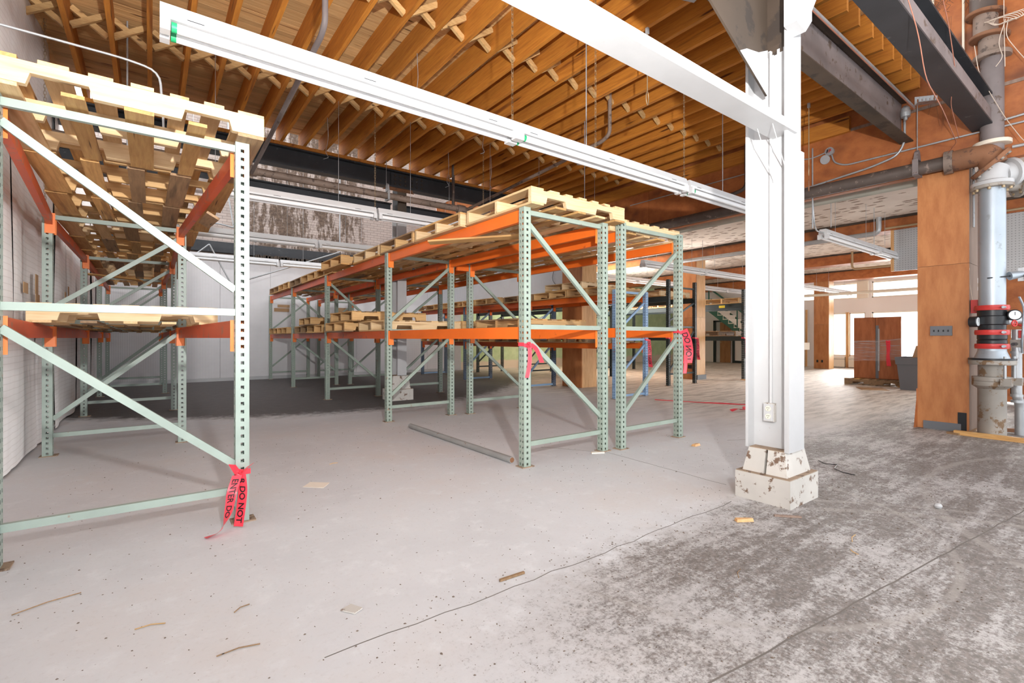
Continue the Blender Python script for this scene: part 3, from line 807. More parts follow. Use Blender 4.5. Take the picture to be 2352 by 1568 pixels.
# ------------------------------------------------------------ pallets
PL, PW = 1.06, 1.22                     # along the row, across the rack
def stringer_mesh(mt):
    def fn():
        W = PW; h = .112
        poly = [(0, 0), (.17, 0), (.185, .045), (.205, .058), (.385, .058), (.405, .045), (.42, 0), (W - .42, 0), (W - .405, .045), (W - .385, .058), (W - .205, .058), (W - .185, .045), (W - .17, 0), (W, 0), (W, h), (0, h)]
        # split into convex strips so the notches stay clean
        b = B()
        xs = [0, .17, .186, .404, .42, W - .42, W - .404, W - .186, W - .17, W]
        lo = [0, 0, .058, .058, 0, 0, .058, .058, 0, 0]
        for i in range(len(xs) - 1):
            b.prism([(xs[i], lo[i]), (xs[i + 1], lo[i + 1]), (xs[i + 1], h), (xs[i], h)], 'y', 0, .040)
        return b.mesh('stringer', mt)
    return mesh_of(('str', mt), fn)

def board_mesh(wd, mt, L=PL):
    return mesh_of(('bd', wd, mt, L), lambda: B().box((0, 0, 0), (wd, L, .019)).mesh('board', mt))

rp = random.Random(21)
def pallet(x, y, z, label, tone=0, rz=0.0, group=None, n_top=7, n_bot=5, full=True):
    mt, mx = [('pallet_new', 'pallet_new_x'), ('pallet_mid', 'pallet_mid_x'), ('pallet_old', 'pallet_old')][tone]
    t = thing('wooden_pallet', label, 'pallet', (x, y, z + .002), rz, group)
    for yy in (0, PL / 2 - .02, PL - .04):
        put('stringer', stringer_mesh(mx), t, (0, yy, .019))
    used = 0
    wds = [.14] + [rp.choice((.088, .1, .115)) for _ in range(n_top - 2)] + [.14]
    gap = (PW - sum(wds)) / (n_top - 1)
    xx = 0
    for wd in wds:
        m2 = mt if rp.random() < .8 else rp.choice(('pallet_mid', 'pallet_old'))
        put('deck_board', board_mesh(wd, m2), t, (xx, rp.uniform(-.006, .006), .131), (0, 0, rp.uniform(-.006, .006)))
        xx += wd + gap
    wds = [.14] + [rp.choice((.09, .1, .13)) for _ in range(n_bot - 2)] + [.14]
    gap = (PW - sum(wds)) / (n_bot - 1)
    xx = 0
    for wd in wds:
        m2 = mt if rp.random() < .5 else rp.choice(('pallet_mid', 'pallet_mid', 'pallet_old'))
        put('bottom_board', board_mesh(wd, m2), t, (xx, rp.uniform(-.008, .008), 0), (0, 0, rp.uniform(-.012, .012)))
        xx += wd + gap
    return t
ORD = 'front second third fourth fifth sixth seventh eighth ninth tenth eleventh twelfth'.split()
def nth(i):
    return f'{ORD[i]} from the front' if i else 'front one'
TN = ['pale', 'tan', 'weathered']
def row(where, group, x, z, ys, tones, dx=None, rz=None):
    for i, y in enumerate(ys):
        tn = tones[i % len(tones)]
        xx = x(y) if callable(x) else x
        pallet(xx + rp.uniform(-.02, .02), y, z, f'{TN[tn]} pallet {where}, {nth(i)}', tn, rp.uniform(-.012, .012), group)
lx = lambda y: -.645 - max(0, (y - 3.4)) * .035 if y < 7 else -.79
row('high on the faded red beams', 'pallets on the upper level of the wall rack', lx, 2.366, [3.30 + 1.12 * i for i in range(10)], [0, 1, 1, 0, 1, 1, 2])
pallet(-.74, 5.02, 1.265, 'single fresh pale pallet on the lower faded red beams, its notched side forward', 0, 0, 'pallets on the lower level of the wall rack')
row('low on the faded red beams behind the fresh one', 'pallets on the lower level of the wall rack', -.79, 1.265, [6.55, 7.65, 9.51, 10.6, 12.5], [1, 2])
row('on top of the orange rack beside the loose tube', 'pallets on the upper level of the first orange rack', lambda y: 2.64 if y < 4 else (2.40 if 7.2 < y < 8.8 else 2.58), 2.312, [3.24 + 1.115 * i for i in range(10)], [0, 0, 1, 0, 1, 1, 1, 2, 1, 2])
row('on top of the back to back orange rack', 'pallets on the upper level of the second orange rack', lambda y: 3.90 if 7.2 < y < 8.8 else 3.82, 2.262, [3.40 + 1.11 * i for i in range(10)], [0, 1, 1, 1])
pallet(2.60, 6.42, 1.25, 'pale pallet on the lower orange beams carrying another pallet', 0, 0, 'pallets on the lower level of the first orange rack')
pallet(2.41, 7.2, 1.405, 'tan pallet stacked skewed on top of the pale one on the lower orange beams', 1, .01, 'pallets on the lower level of the first orange rack')
row('low on the first orange rack beyond the stacked pair', 'pallets on the lower level of the first orange rack', lambda y: 2.40 if y < 8 else 2.56, 1.25, [7.52, 9.36, 10.46, 12.18, 13.28], [1, 1, 2])
pallet(2.5, 9.9, 1.405, 'tan pallet laid on two others low on the first orange rack', 1, -.03, 'pallets on the lower level of the first orange rack')
pallet(3.84, 4.97, 1.257, 'tan pallet alone in the front bay low on the second orange rack', 1, 0, 'pallets on the lower level of the second orange rack')
row('low on the second orange rack behind the lone one', 'pallets on the lower level of the second orange rack', lambda y: 3.9 if 7 < y < 8 else 3.8, 1.257, [6.36, 7.5, 9.2, 10.3, 12.11, 13.2], [1, 2])
row('on top of the blue ended rack', 'pallets on the upper level of the blue ended rack', lambda y: 6.84 if y < 9 else 6.68, 1.98, [6.2 + 1.1 * i for i in range(7)], [1, 1, 2, 1])
pallet(6.9, 6.9, 2.135, 'pale pallet stacked second high at the front of the blue ended rack', 0, .05, 'pallets on the upper level of the blue ended rack')
row('low on the blue ended rack', 'pallets on the lower level of the blue ended rack', lambda y: 6.84 if y < 9 else 6.68, 1.05, [6.2, 7.3, 8.76, 9.86, 11.36, 12.5], [2, 1])
row('high on the black rack before the green wall', 'pallets on the nearer black rack', 9.86, 2.16, [7.2, 8.4, 9.9, 11.1], [0, 1, 1])
row('low on the black rack before the green wall', 'pallets on the nearer black rack', 9.86, 1.22, [9.9, 11.1], [2])
row('on top of the black rack beside the stairs', 'pallets on the farther black rack', 13.05, 2.12, [6.95, 9.1, 10.2, 11.7, 12.8], [1, 0, 1])
row('low on the black rack beside the stairs', 'pallets on the farther black rack', 13.15, 1.2, [7.1, 9.2, 10.4], [2])
b = B().box((0, 0, 0), (.1, 1.0, .018))
for (x, y, z, rx, ry, rz, lab, mt) in [(.36, 4.6, 2.16, .13, .5, .05, 'loose grey board hanging from the upper pallets beside the faded red beam', 'pallet_old'), (-.16, 10.2, 2.12, .12, .2, .9, 'loose board slanting below the upper pallets deep in the wall rack', 'pallet_mid'), (3.05, 3.9, 2.20, -.04, .15, .8, 'loose pale board lying across under the top pallets of the first orange rack', 'pallet_mid')]:
    tag(put('loose_board', board_mesh(.1, mt, 1.0), None, (x, y, z), (rx, ry, rz)), lab, 'board')
# ------------------------------------------------------------ strip lights
def fixture(x, y, z, label, group, caps=False, L=2.40, top=None):
    t = thing('strip_light', label, 'light fixture', (x, y, z), 0, group)
    hm = mesh_of('fix_h', lambda: B().prism([(-.06, 0), (.06, 0), (.066, .02), (.045, .085), (-.045, .085), (-.066, .02)], 'x', .0, L).mesh('housing', 'lampwhite'))
    h = put('housing', hm, t)
    sm = mesh_of('fix_s', lambda: B().box((.12, -.0675, .017), (.20, -.0655, .021)).box((1.1, -.0675, .017), (1.18, -.0655, .021)).box((2.1, -.0675, .017), (2.18, -.0655, .021)).mesh('slot', 'black'))
    put('slot', sm, h)
    tm = mesh_of('fix_t', lambda: B().tube([(.05, 0, 0), (L - .05, 0, 0)], .026, 14).mesh('tube', 'tube'))
    em = mesh_of('fix_e', lambda: B().box((0, -.03, -.034), (.045, .03, .04)).mesh('lamp_holder', 'lampwhite'))
    cm = mesh_of('fix_c', lambda: B().tube([(.05, 0, 0), (.075, 0, 0)], .0268, 14).mesh('end_cap', 'green'))
    for s in (-1, 1):
        u = put('tube', tm, t, (0, s * .05, -.038))
        if caps:
            put('end_cap', cm, u)
        put('lamp_holder', em, t, (0, s * .05, -.038))
        put('lamp_holder', em, t, (L - .045, s * .05, -.038))
    if top:
        for xx in (.5, L - .5):
            B().tube([(xx, 0, .08), (xx, 0, top - z)], .003, 5).build('hanger_wire', 'galv', t)
    return t
rows = [
    (3.23, 2.86, [.04, 2.44, 4.90], ['near strip light over the wall rack with a green tube end showing', 'strip light in the middle of the near run, its tubes green capped', 'strip light whose end passes behind the near white column'], True),
    (6.52, 2.87, [.10, 2.53, 4.97], ['second run strip light hidden partly by the wall rack', 'second run strip light passing in front of the inner white column', 'second run strip light above the back to back racks'], False),
    (9.28, 2.87, [.05, 2.48, 4.90], ['third run strip light over the wall rack in front of stained brick', 'third run strip light passing over the first orange rack', 'third run strip light over the second orange rack'], False),
    (12.15, 2.87, [-.04, 2.40, 4.82], ['hindmost strip light over the wall rack before the pegboard', 'hindmost strip light over the first orange rack', 'hindmost strip light over the second orange rack'], False),
    (3.2, 2.80, [8.58, 11.0, 13.4], ['far room strip light ending beside the broad plywood column', 'far room strip light second from the broad plywood column', 'far room strip light third from the broad plywood column'], False),
    (6.85, 2.80, [8.74, 11.15, 13.55, 15.95, 18.35], ['far room strip light starting just behind the second orange rack', 'far room strip light crossing the half-lit plywood column', 'far room strip light behind the near white column', 'far room strip light before the sunlit plywood column', 'far room strip light ending at the shop windows'], False),
    (9.0, 2.80, [8.8, 11.2, 13.6, 16.0], ['far strip light above the nearer black rack', 'far strip light behind the half-lit column', 'far strip light over the farther black rack', 'far strip light approaching the stairs'], False),
    (12.0, 2.80, [8.8, 11.2, 13.6, 16.0], ['rear strip light near the green wall, first of its run', 'rear strip light near the green wall, second of its run', 'rear strip light near the green wall, third of its run', 'rear strip light near the green wall, last of its run'], False),
]
for i, (y, z, xs, labs, caps) in enumerate(rows):
    for x, l in zip(xs, labs):
        fixture(x, y, z, l, f'strip lights of run {["one", "two", "three", "four", "five", "six", "seven", "eight"][i]}', caps, top=None if caps else (3.6 if i > 3 else (4.565 if y < 8 else 7.66)))

def hanger(x, y, z0, z1, label, kind='chain'):
    if kind == 'chain':
        b = B(); n = int((z1 - z0) / .035)
        for i in range(n):
            z = z0 + i * .035
            a = .008 if i % 2 else 0
            c = 0 if i % 2 else .008
            b.tube([(x - c, y - a, z), (x - c, y - a, z + .04), (x + c, y + a, z + .04), (x + c, y + a, z), (x - c, y - a, z)], .0022, 4, False)
        return tag(b.build('hanging_chain', 'brass'), label, 'chain', 'light chains')
    return tag(B().tube([(x, y, z0), (x, y, z1)], .0055, 6).build('hanger_rod', 'galv'), label, 'rod', 'hanger rods')
for a in [(2.42, 3.23, 2.94, 4.29, 'chain holding the near strip light joint with green caps'), (4.86, 3.23, 2.94, 4.29, 'chain holding the near run where its last fixture begins'), (3.30, 3.12, 2.92, 4.29, 'slack chain beside the vertical sprinkler drop over the near run'),
          (2.5, 6.52, 2.95, 4.29, 'chain holding the second run in front of the inner white column'), (4.3, 6.52, 2.95, 4.29, 'chain holding the second run above the first orange rack'), (-.90, 7.1, 2.55, 4.565, 'white chain hanging above the wall rack pallets')]:
    hanger(*a)
for a in [(3.26, 3.20, 2.93, 4.29, 'thin steel rod hanging beside the vertical sprinkler drop'), (5.62, 3.2, 2.93, 4.29, 'thin steel rod ending on the near run close to the white column'), (3.35, 8.2, 3.72, 4.29, 'rod carrying the pipe clamp on the rear sprinkler main'), (8.62, 3.1, 2.9, 3.6, 'rod holding the far room strip light beside the broad column'), (10.9, 3.2, 2.9, 3.6, 'rod holding the joint of the far strip light beside the broad column'), (11.1, 6.85, 2.9, 3.6, 'rod hanging in front of the half-lit plywood column'), (5.04, 4.98, 2.6, 4.29, 'rod through the slotted bracket over the orange racks'), (4.62, 8.2, 3.7, 4.3, 'rod on the rear main near the inner white column'), (16.0, 6.85, 2.9, 3.6, 'rod in front of the sunlit far windows')]:
    hanger(*a, kind='rod')

# ------------------------------------------------------------ pipes and conduits
def pipe(pts, r, mt, label, name='pipe', cat='pipe', group=None, rd=.1, n=10):
    return solo(B().tube(bend(pts, rd), r, n), name, mt, label, cat, group)
def coupling(p, ax, r, L, mt, parent):
    d = {'x': Vector((1, 0, 0)), 'y': Vector((0, 1, 0)), 'z': Vector((0, 0, 1))}[ax]
    p = Vector(p)
    return B().tube([p - d * L / 2, p - d * L * .4, p + d * L * .4, p + d * L / 2], [r * .92, r, r, r * .92], 12).build('coupling', mt, parent)
t = pipe([(-.98, 8.15, 3.66), (7.9, 8.15, 3.66)], .058, 'browniron', 'thick brown sprinkler main running below the black joist beam', 'sprinkler_main')
for x in (1.2, 4.85):
    coupling((x, 8.15, 3.66), 'x', .082, .17, 'browniron', t)
q = B().box((3.33, 8.08, 3.58), (3.37, 8.085, 3.74)).box((3.33, 8.215, 3.58), (3.37, 8.22, 3.74)).box((3.33, 8.08, 3.575), (3.37, 8.22, 3.585)).prism([(8.09, 3.74), (8.21, 3.74), (8.19, 3.85), (8.15, 3.88), (8.11, 3.85)], 'x', 3.335, 3.365).build('clamp', 'galv', t)
pipe([(1.2, 8.05, 3.60), (1.2, 4.40, 3.80), (1.2, 4.28, 3.86), (1.2, 4.28, 4.5)], .026, 'greysteel', 'slanting branch pipe rising from the rear main towards the near joists', 'branch_pipe', rd=.08)
pipe([(4.95, 8.05, 3.66), (4.95, 4.55, 3.84), (4.95, 4.42, 3.9), (4.95, 4.42, 4.5)], .026, 'browniron', 'branch pipe with a vertical drop and elbow above the near run', 'branch_pipe', rd=.08)
pipe([(1.2, 8.15, 3.66), (1.2, 8.15, 4.29)], .03, 'browniron', 'short upright pipe on the rear main beside the wall rack', 'riser_stub')
pipe([(4.68, 8.15, 3.7), (4.68, 8.15, 4.5)], .03, 'blackpipe', 'upright pipe on the rear main beside the rear slanting branch', 'riser_stub')
pipe([(-.98, 4.0, 2.96), (-.13, 4.0, 2.955), (.05, 4.0, 2.93), (.07, 4.0, 2.6), (.07, 4.0, 2.495)], .0075, 'galv', 'bright bent conduit crossing above the wall rack pallets', 'conduit', 'conduit', rd=.12)
pipe([(-.2, 6.66, 2.6), (-.2, 6.66, 4.565)], .009, 'galv', 'thin upright rod with clip behind the bent conduit', 'threaded_rod', 'rod')
t = pipe([(7.79, 1.55, 3.29), (7.79, 14.5, 3.29)], .083, 'blackpipe', 'heavy black main running along the foot of the plywood header', 'sprinkler_main', n=14)
B().box((7.70, 1.80, 3.20), (7.705, 1.86, 3.40)).box((7.875, 1.80, 3.20), (7.88, 1.86, 3.40)).box((7.70, 1.80, 3.195), (7.88, 1.86, 3.205)).prism([(7.71, 3.4), (7.87, 3.4), (7.83, 3.5), (7.79, 3.53), (7.75, 3.5)], 'y', 1.81, 1.85).build('clamp', 'greysteel', t)
hanger(7.79, 1.83, 3.5, 4.1, 'rod holding the heavy black main below the slotted bracket', 'rod')
pipe([(8.62, 1.9, 3.34), (8.62, 14.9, 3.34)], .062, 'insul', 'wrapped grey pipe hung under the low ceiling', 'wrapped_pipe', n=12)
pipe([(11.85, 3.4, 3.6), (11.85, 3.4, 3.28), (11.85, 12.5, 3.28), (11.85, 12.5, 3.6)], .05, 'galv', 'bare pipe along the first ceiling box beam with an open hooked end', 'pipe')
pipe([(11.9, -1, 3.36), (11.9, 3.3, 3.36)], .02, 'brass', 'thin brown pipe under the far pegboard', 'pipe')
pipe([(15.95, 3.7, 3.6), (15.95, 3.7, 3.1), (15.95, 5.2, 3.1), (15.95, 5.2, 3.6)], .03, 'brass', 'short brown sprinkler pipe under the bright low ceiling', 'pipe')
pipe([(19.6, 2.0, 3.6), (19.6, 2.0, 2.72), (19.6, 8.2, 2.72), (19.6, 8.2, 3.6)], .05, 'cream', 'pale pipe hung in front of the upper shop windows', 'pipe')
pipe([(7.88, 1.98, 4.10), (7.88, 1.98, 3.70), (7.88, 2.06, 3.55), (7.88, 2.35, 3.48), (7.88, 3.3, 3.38), (7.88, 9, 3.38)], .014, 'galv', 'conduit dropping from the round box and curving along the header', 'conduit', 'conduit', rd=.15)
pipe([(7.9, 2.83, 3.80), (7.9, 2.80, 3.68), (7.9, 2.66, 3.60), (7.9, 1.46, 3.60), (7.9, -.9, 3.585)], .0115, 'galv', 'conduit looping from the open junction box across the header', 'conduit', 'conduit', rd=.12)
pipe([(7.9, 2.9, 3.86), (7.9, 3.1, 3.82), (7.9, 3.3, 3.87), (7.9, 6.5, 3.87)], .009, 'galv', 'thin conduit leaving the open junction box behind the column', 'conduit', 'conduit')
pipe([(7.89, 3.08, 2.78), (7.89, 3.08, 3.97)], .010, 'galv', 'upright conduit passing behind the heavy black main', 'conduit', 'conduit')
pipe([(7.89, 3.08, 3.2), (7.95, 3.08, 2.85), (8.2, 3.15, 2.80), (8.6, 3.19, 2.82)], .011, 'galv', 'bent conduit feeding the far strip light beside the broad column', 'conduit', 'conduit')
pipe([(7.9, 1.415, 4.2), (7.9, 1.415, 5.6)], .013, 'cream', 'pale upright conduit on the plywood wall behind the black beam', 'conduit', 'conduit')
pipe([(7.9, 1.70, 4.7), (7.9, 1.70, 5.6)], .013, 'cream', 'short pale conduit hanging in the wire mesh', 'conduit', 'conduit')
pipe([(7.9, .2, 3.72), (7.9, 1.25, 3.66)], .013, 'galv', 'upper of two conduits meeting behind the tall riser pipe', 'conduit', 'conduit')
pipe([(7.91, -.9, 3.30), (7.91, 1.0, 3.34)], .018, 'galv', 'wide conduit entering behind the riser flange', 'conduit', 'conduit')
pipe([(8.03, 1.345, 2.5), (8.03, 1.345, 3.25)], .011, 'galv', 'conduit running down the grey stud face of the broad column', 'conduit', 'conduit')
pipe([(3.8, 1.80, 4.02), (7.62, 1.82, 4.02)], .016, 'galv', 'conduit clipped along the grey primed beam', 'conduit', 'conduit')
pipe([(3.8, 1.79, 3.985), (7.55, 1.81, 3.985)], .006, 'copper', 'thin copper line strapped under the beam conduit', 'cable', 'cable')
pipe([(7.74, 4.0, 4.5), (7.74, 4.0, 3.58), (7.74, 4.25, 3.53), (7.74, 4.6, 3.52)], .03, 'blackpipe', 'black upright pipe with elbow just beside the near column', 'branch_pipe')
t = thing('junction_box', 'round grey junction box at the end of the beam conduit', 'box', (7.72, 1.93, 4.02))
B().lathe([(.05, -.05), (.055, 0), (.045, .06), (.02, .09)], 12).build('body', 'galv', t)
B().lathe([(.02, -.09), (.02, -.05)], 10).build('hub', 'galv', t)
t = thing('junction_box', 'open junction box with dangling cover and bare wires on the header', 'box', (7.91, 2.86, 3.86))
B().lathe([(.06, -.02), (.06, .02)], 14, Matrix.Rotation(R(90), 4, 'Y')).build('body', 'galv', t)
B().lathe([(.065, 0), (.065, .004)], 16, Matrix.Translation((-.03, .05, -.11)) @ Matrix.Rotation(R(75), 4, 'Y')).build('cover', 'galv', t)
for k, m_ in enumerate(('red', 'copper', 'black')):
    B().tube([(-.02, -.02 + .02 * k, 0), (-.05, -.03 + .02 * k, .02), (-.055, -.01 + .015 * k, -.03)], .005, 5).build('wire_end', m_, t)

for pts, lab in (([(1.40, 12.6, 7.66), (1.41, 12.6, 4.37), (1.52, 12.6, 3.66), (1.22, 12.6, 3.71), (.6, 12.6, 3.68)], 'bent thin metal strut hanging in front of the stained brick'), ([(.5, 12.9, 2.75), (.74, 12.9, 2.96), (1.07, 12.9, 3.28), (1.45, 12.9, 2.51), (1.62, 12.9, 2.2), (1.62, 12.9, 0.0)], 'zigzag thin metal strut in front of the pegboard'), ([(1.6, 12.6, 2.42), (2.57, 12.6, 2.81), (3.9, 12.6, 3.36), (3.9, 12.6, 7.66)], 'long thin metal strut slanting up behind the first orange rack')):
    pipe(pts, .016, 'galv', lab, 'bent_strut', 'strut', 'bent struts', rd=.02)
def slotted(x, y, z, label, ln, ax):
    t = thing('slotted_bracket', label, 'bracket', (x, y, z), ax)
    b = B()
    for s in (0, 1):
        zz = .0 if s == 0 else .12
    for i in range(int(ln / .04)):
        b.box((i * .04, -.004, .0), (i * .04 + .026, 0, .1)); b.box((i * .04 + .026, -.004, 0), (i * .04 + .04, 0, .03)); b.box((i * .04 + .026, -.004, .07), (i * .04 + .04, 0, .1))
    b.build('upright_plate', 'galv', t)
    B().box((0, -.10, -.004), (ln, 0, 0)).build('shelf_plate', 'galv', t)
    b = B()
    for i in range(int(ln / .04)):
        b.box((i * .04, -.104, 0), (i * .04 + .026, -.1, .05))
    b.build('front_lip', 'galv', t)
    return t
slotted(7.55, 1.80, 4.02, 'slotted steel channel over the rod of the heavy black main', .2, -.9)
slotted(3.42, 2.62, 4.12, 'slotted steel channel fixed under joists above the white channel beam', .46, -.35)
slotted(4.95, 5.05, 3.66, 'small slotted channel hanging over the orange racks', .26, -.6)
def loopcord(x, y, z0, z1, label, low=None):
    t = thing('pull_cord', label, 'cord', (x, y, 0), 0, 'hanging cords')
    B().tube([(0, 0, z0 + .1), (0, 0, z1)], .006, 6).build('cord', 'brass', t)
    B().tube(arc(0, .045, 0, 2 * math.pi, 14, lambda c, r, a: (r * .75 * math.cos(a), .25 * r * math.cos(a), z0 + .03 + r * 1.5 * math.sin(a))), .005, 5, False).build('loop', 'brass', t)
    B().box((-.014, -.014, z1 - .06), (.014, .014, z1)).build('clip', 'white', t)
    if low:
        B().tube([(0, 0, z0 - .03), (0, 0, low + .1)], .003, 4).tube(arc(0, .045, 0, 2 * math.pi, 14, lambda c, r, a: (r * .6 * math.cos(a), .2 * r * math.cos(a), low + .03 + r * 1.6 * math.sin(a))), .007, 5, False).build('rusty_loop', 'rust', t)
loopcord(7.056, 2.8, 3.36, 4.29, 'cord with wire loops hanging near the header on the far side of the column', 3.16)
loopcord(4.032, 3.1, 3.55, 4.29, 'cord with wire loop hanging behind the white channel beam')

# ------------------------------------------------------------ fire riser and drain
t = thing('fire_riser', 'tall fire main with red couplings, gauges and bright galvanised length', 'pipe', (7.86, 1.16, 0))
def ring(parent, name, mt, prof, n=24, Mx=None):
    return B().lathe(prof, n, Mx).build(name, mt, parent)
T = lambda x, y, z: Matrix.Translation((x, y, z))
ring(t, 'ground_pipe', 'castgrey', [(.125, 0), (.125, .56)])
bl = ring(t, 'bell_joint', 'castgrey', [(.125, .56), (.165, .59), (.175, .60), (.175, .645), (.17, .65), (.175, .655), (.175, .70), (.12, .705)])
ring(t, 'cast_pipe', 'castgrey', [(.122, .70), (.122, .86)])
f = ring(t, 'flange', 'castgrey', [(.2, .84), (.205, .85), (.205, .885), (.2, .895)])
ring(f, 'gasket', 'black', [(.207, .895), (.207, .915)])
ring(t, 'reducer', 'bright', [(.155, .915), (.15, .93), (.13, .985), (.125, 1.0), (.125, 1.03)])
for a in (-2.4, -1.25):
    B().tube([(.185 * math.cos(a), .185 * math.sin(a), .62), (.185 * math.cos(a), .185 * math.sin(a), .94)], .013, 8).build('tie_rod', 'galv', t)
    B().box((.2 * math.cos(a) - .05, .2 * math.sin(a) - .05, .61), (.2 * math.cos(a) + .05, .2 * math.sin(a) + .04, .69)).build('lug', 'castgrey', t)
def redring(z):
    r_ = ring(t, 'coupling', 'red', [(.125, z - .03), (.148, z - .028), (.152, z), (.148, z + .028), (.125, z + .03)])
    for s in (-1, 1):
        B().tube([(s * .11 - .05, -.115 * 1 , z), (s * .11 + .05, -.115, z)], .016, 8).build('bolt', 'bright', r_)
for z in (1.055, 1.215, 1.50):
    redring(z)
ring(t, 'lower_valve_body', 'black', [(.128, 1.08), (.13, 1.09), (.13, 1.12), (.122, 1.13), (.13, 1.14), (.13, 1.19)])
vb = ring(t, 'check_valve', 'black', [(.12, 1.24), (.122, 1.3), (.14, 1.31), (.142, 1.40), (.128, 1.41), (.128, 1.475)])
for x, y, z, rz in ((-.10, .10, 1.34, 20), (-.02, -.14, 1.41, -40)):
    Mx = T(x * 1.35, y * 1.3, z) @ Matrix.Rotation(R(rz - 30), 4, 'Z') @ Matrix.Rotation(R(90), 4, 'X')
    g = ring(vb, 'gauge', 'black', [(.062, -.035), (.062, .03), (.055, .036)], 20, Mx)
    g2 = B().lathe([(.05, .0365), (.05, .038)], 20, Mx).build('dial', 'glazed', t)
    B().box((-.003, -.003, .0385), (.003, .035, .0395), Mx).build('needle', 'black', g2)
hw = T(-.05, -.165, 1.315) @ Matrix.Rotation(R(-30), 4, 'Z') @ Matrix.Rotation(R(90), 4, 'X')
B().tube(arc(0, .032, 0, 2 * math.pi, 14, lambda c, r, a: tuple(hw @ Vector((r * math.cos(a), r * math.sin(a), .03)))), .008, 6, False).bar(tuple(hw @ Vector((-.032, 0, .03))), tuple(hw @ Vector((.032, 0, .03))), .008, .008).bar(tuple(hw @ Vector((0, -.032, .03))), tuple(hw @ Vector((0, .032, .03))), .008, .008).build('handwheel', 'red', t)
ring(t, 'galvanised_pipe', 'bright', [(.118, 1.50), (.118, 2.92)])
st = B().tube([(-.13, .02, 1.84), (-.06, -.12, 1.85), (.02, -.15, 1.86)], .008, 6).build('strap', 'black', t)
B().tube([(.02, -.14, 1.86), (.10, -.24, 1.88)], [.05, .035], 12).build('flow_switch_base', 'bright', t)
fb = B().box((.08, -.32, 1.80), (.12, -.2, 1.95)).build('flow_switch', 'galv', t)
B().box((.07, -.34, 1.86), (.1, -.28, 1.96)).box((.06, -.32, 1.81), (.09, -.25, 1.87)).build('relay', 'black', fb)
fl = ring(t, 'flange', 'castgrey', [(.185, 2.885), (.188, 2.89), (.188, 2.915), (.185, 2.92)])
for k in range(8):
    a = k * math.pi / 4
    B().lathe([(.017, -.025), (.017, .0), (.008, .004)], 6, T(.155 * math.cos(a), .155 * math.sin(a), 2.885)).build('bolt', 'brass', fl)
ring(t, 'valve_flange', 'white', [(.18, 2.92), (.185, 2.93), (.185, 2.96), (.14, 2.975), (.125, 3.0)])
B().tube(bend([(0, 0, 2.98), (0, 0, 3.07), (.02, -.02, 3.14)], .05), .135, 20).build('valve_body', 'white', t)
def facing(c, d):
    z_ = Vector(d).normalized(); x_ = z_.cross(Vector((0, 0, 1))).normalized(); y_ = z_.cross(x_)
    return Matrix(((x_.x, y_.x, z_.x, c[0]), (x_.y, y_.y, z_.y, c[1]), (x_.z, y_.z, z_.z, c[2]), (0, 0, 0, 1)))
Mx = facing((.13, -.11, 3.07), (.75, -.62, .25))
ring(t, 'bonnet_flange', 'white', [(.12, -.08), (.13, .0), (.17, .0), (.17, .045), (.12, .05), (.06, .09)], 22, Mx)
Mx2 = facing((.24, -.18, 2.92), (.7, -.7, -.05))
bf = ring(t, 'blank_flange', 'castgrey', [(.06, -.14), (.06, .0), (.125, .0), (.125, .03), (.08, .035), (.07, .06)], 20, Mx2)
for k in range(6):
    a = k * math.pi / 3
    ring(bf, 'bolt', 'brass', [(.014, -.01), (.014, .04)], 6, Mx2 @ T(.095 * math.cos(a), .095 * math.sin(a), 0))
tee = B().tube(bend([(-.055, .36, 3.29), (-.07, .02, 3.29), (-.05, -.02, 3.15)], .14, 7), .122, 20).build('rusted_elbow', 'rust', t)
B().tube([(-.052, .33, 3.29), (-.06, .41, 3.29)], .137, 20).build('elbow_collar', 'browniron', t)
Mx = facing((-.06, -.01, 3.15), (-.30, .62, .72))
tf = ring(t, 'tilted_flange', 'rust', [(.20, 0), (.21, .008), (.21, .04), (.20, .048)], 24, Mx)
for k in range(8):
    a = k * math.pi / 4 + .2
    ring(tf, 'bolt', 'castgrey', [(.02, -.02), (.02, .0), (.01, .004)], 6, Mx @ T(.178 * math.cos(a), .178 * math.sin(a), 0))
uf = ring(t, 'upper_flange', 'cream', [(.165, 3.385), (.17, 3.39), (.17, 3.425), (.165, 3.43)])
ring(t, 'black_pipe', 'greysteel', [(.104, 3.3), (.104, 4.42)])
ring(t, 'dark_flange', 'browniron', [(.165, 4.40), (.17, 4.41), (.17, 4.44), (.165, 4.45)])
ring(t, 'offset_spool', 'browniron', [(.11, 4.45), (.11, 4.64)], 20, T(.0, .01, 0))
ring(t, 'dark_flange', 'rust', [(.17, -.02), (.178, -.012), (.178, .015), (.17, .02)], 24, T(-.01, .02, 4.66) @ Matrix.Rotation(R(6), 4, 'X'))
ring(t, 'upper_spool', 'browniron', [(.11, 4.68), (.11, 4.95)], 20, T(-.03, .05, 0))
ring(t, 'dark_flange', 'rust', [(.17, -.02), (.178, -.012), (.178, .015), (.17, .02)], 24, T(-.03, .05, 4.93) @ Matrix.Rotation(R(8), 4, 'X'))
ring(t, 'top_pipe', 'blackpipe', [(.12, 4.94), (.12, 5.65)], 20, T(-.03, .07, 0))

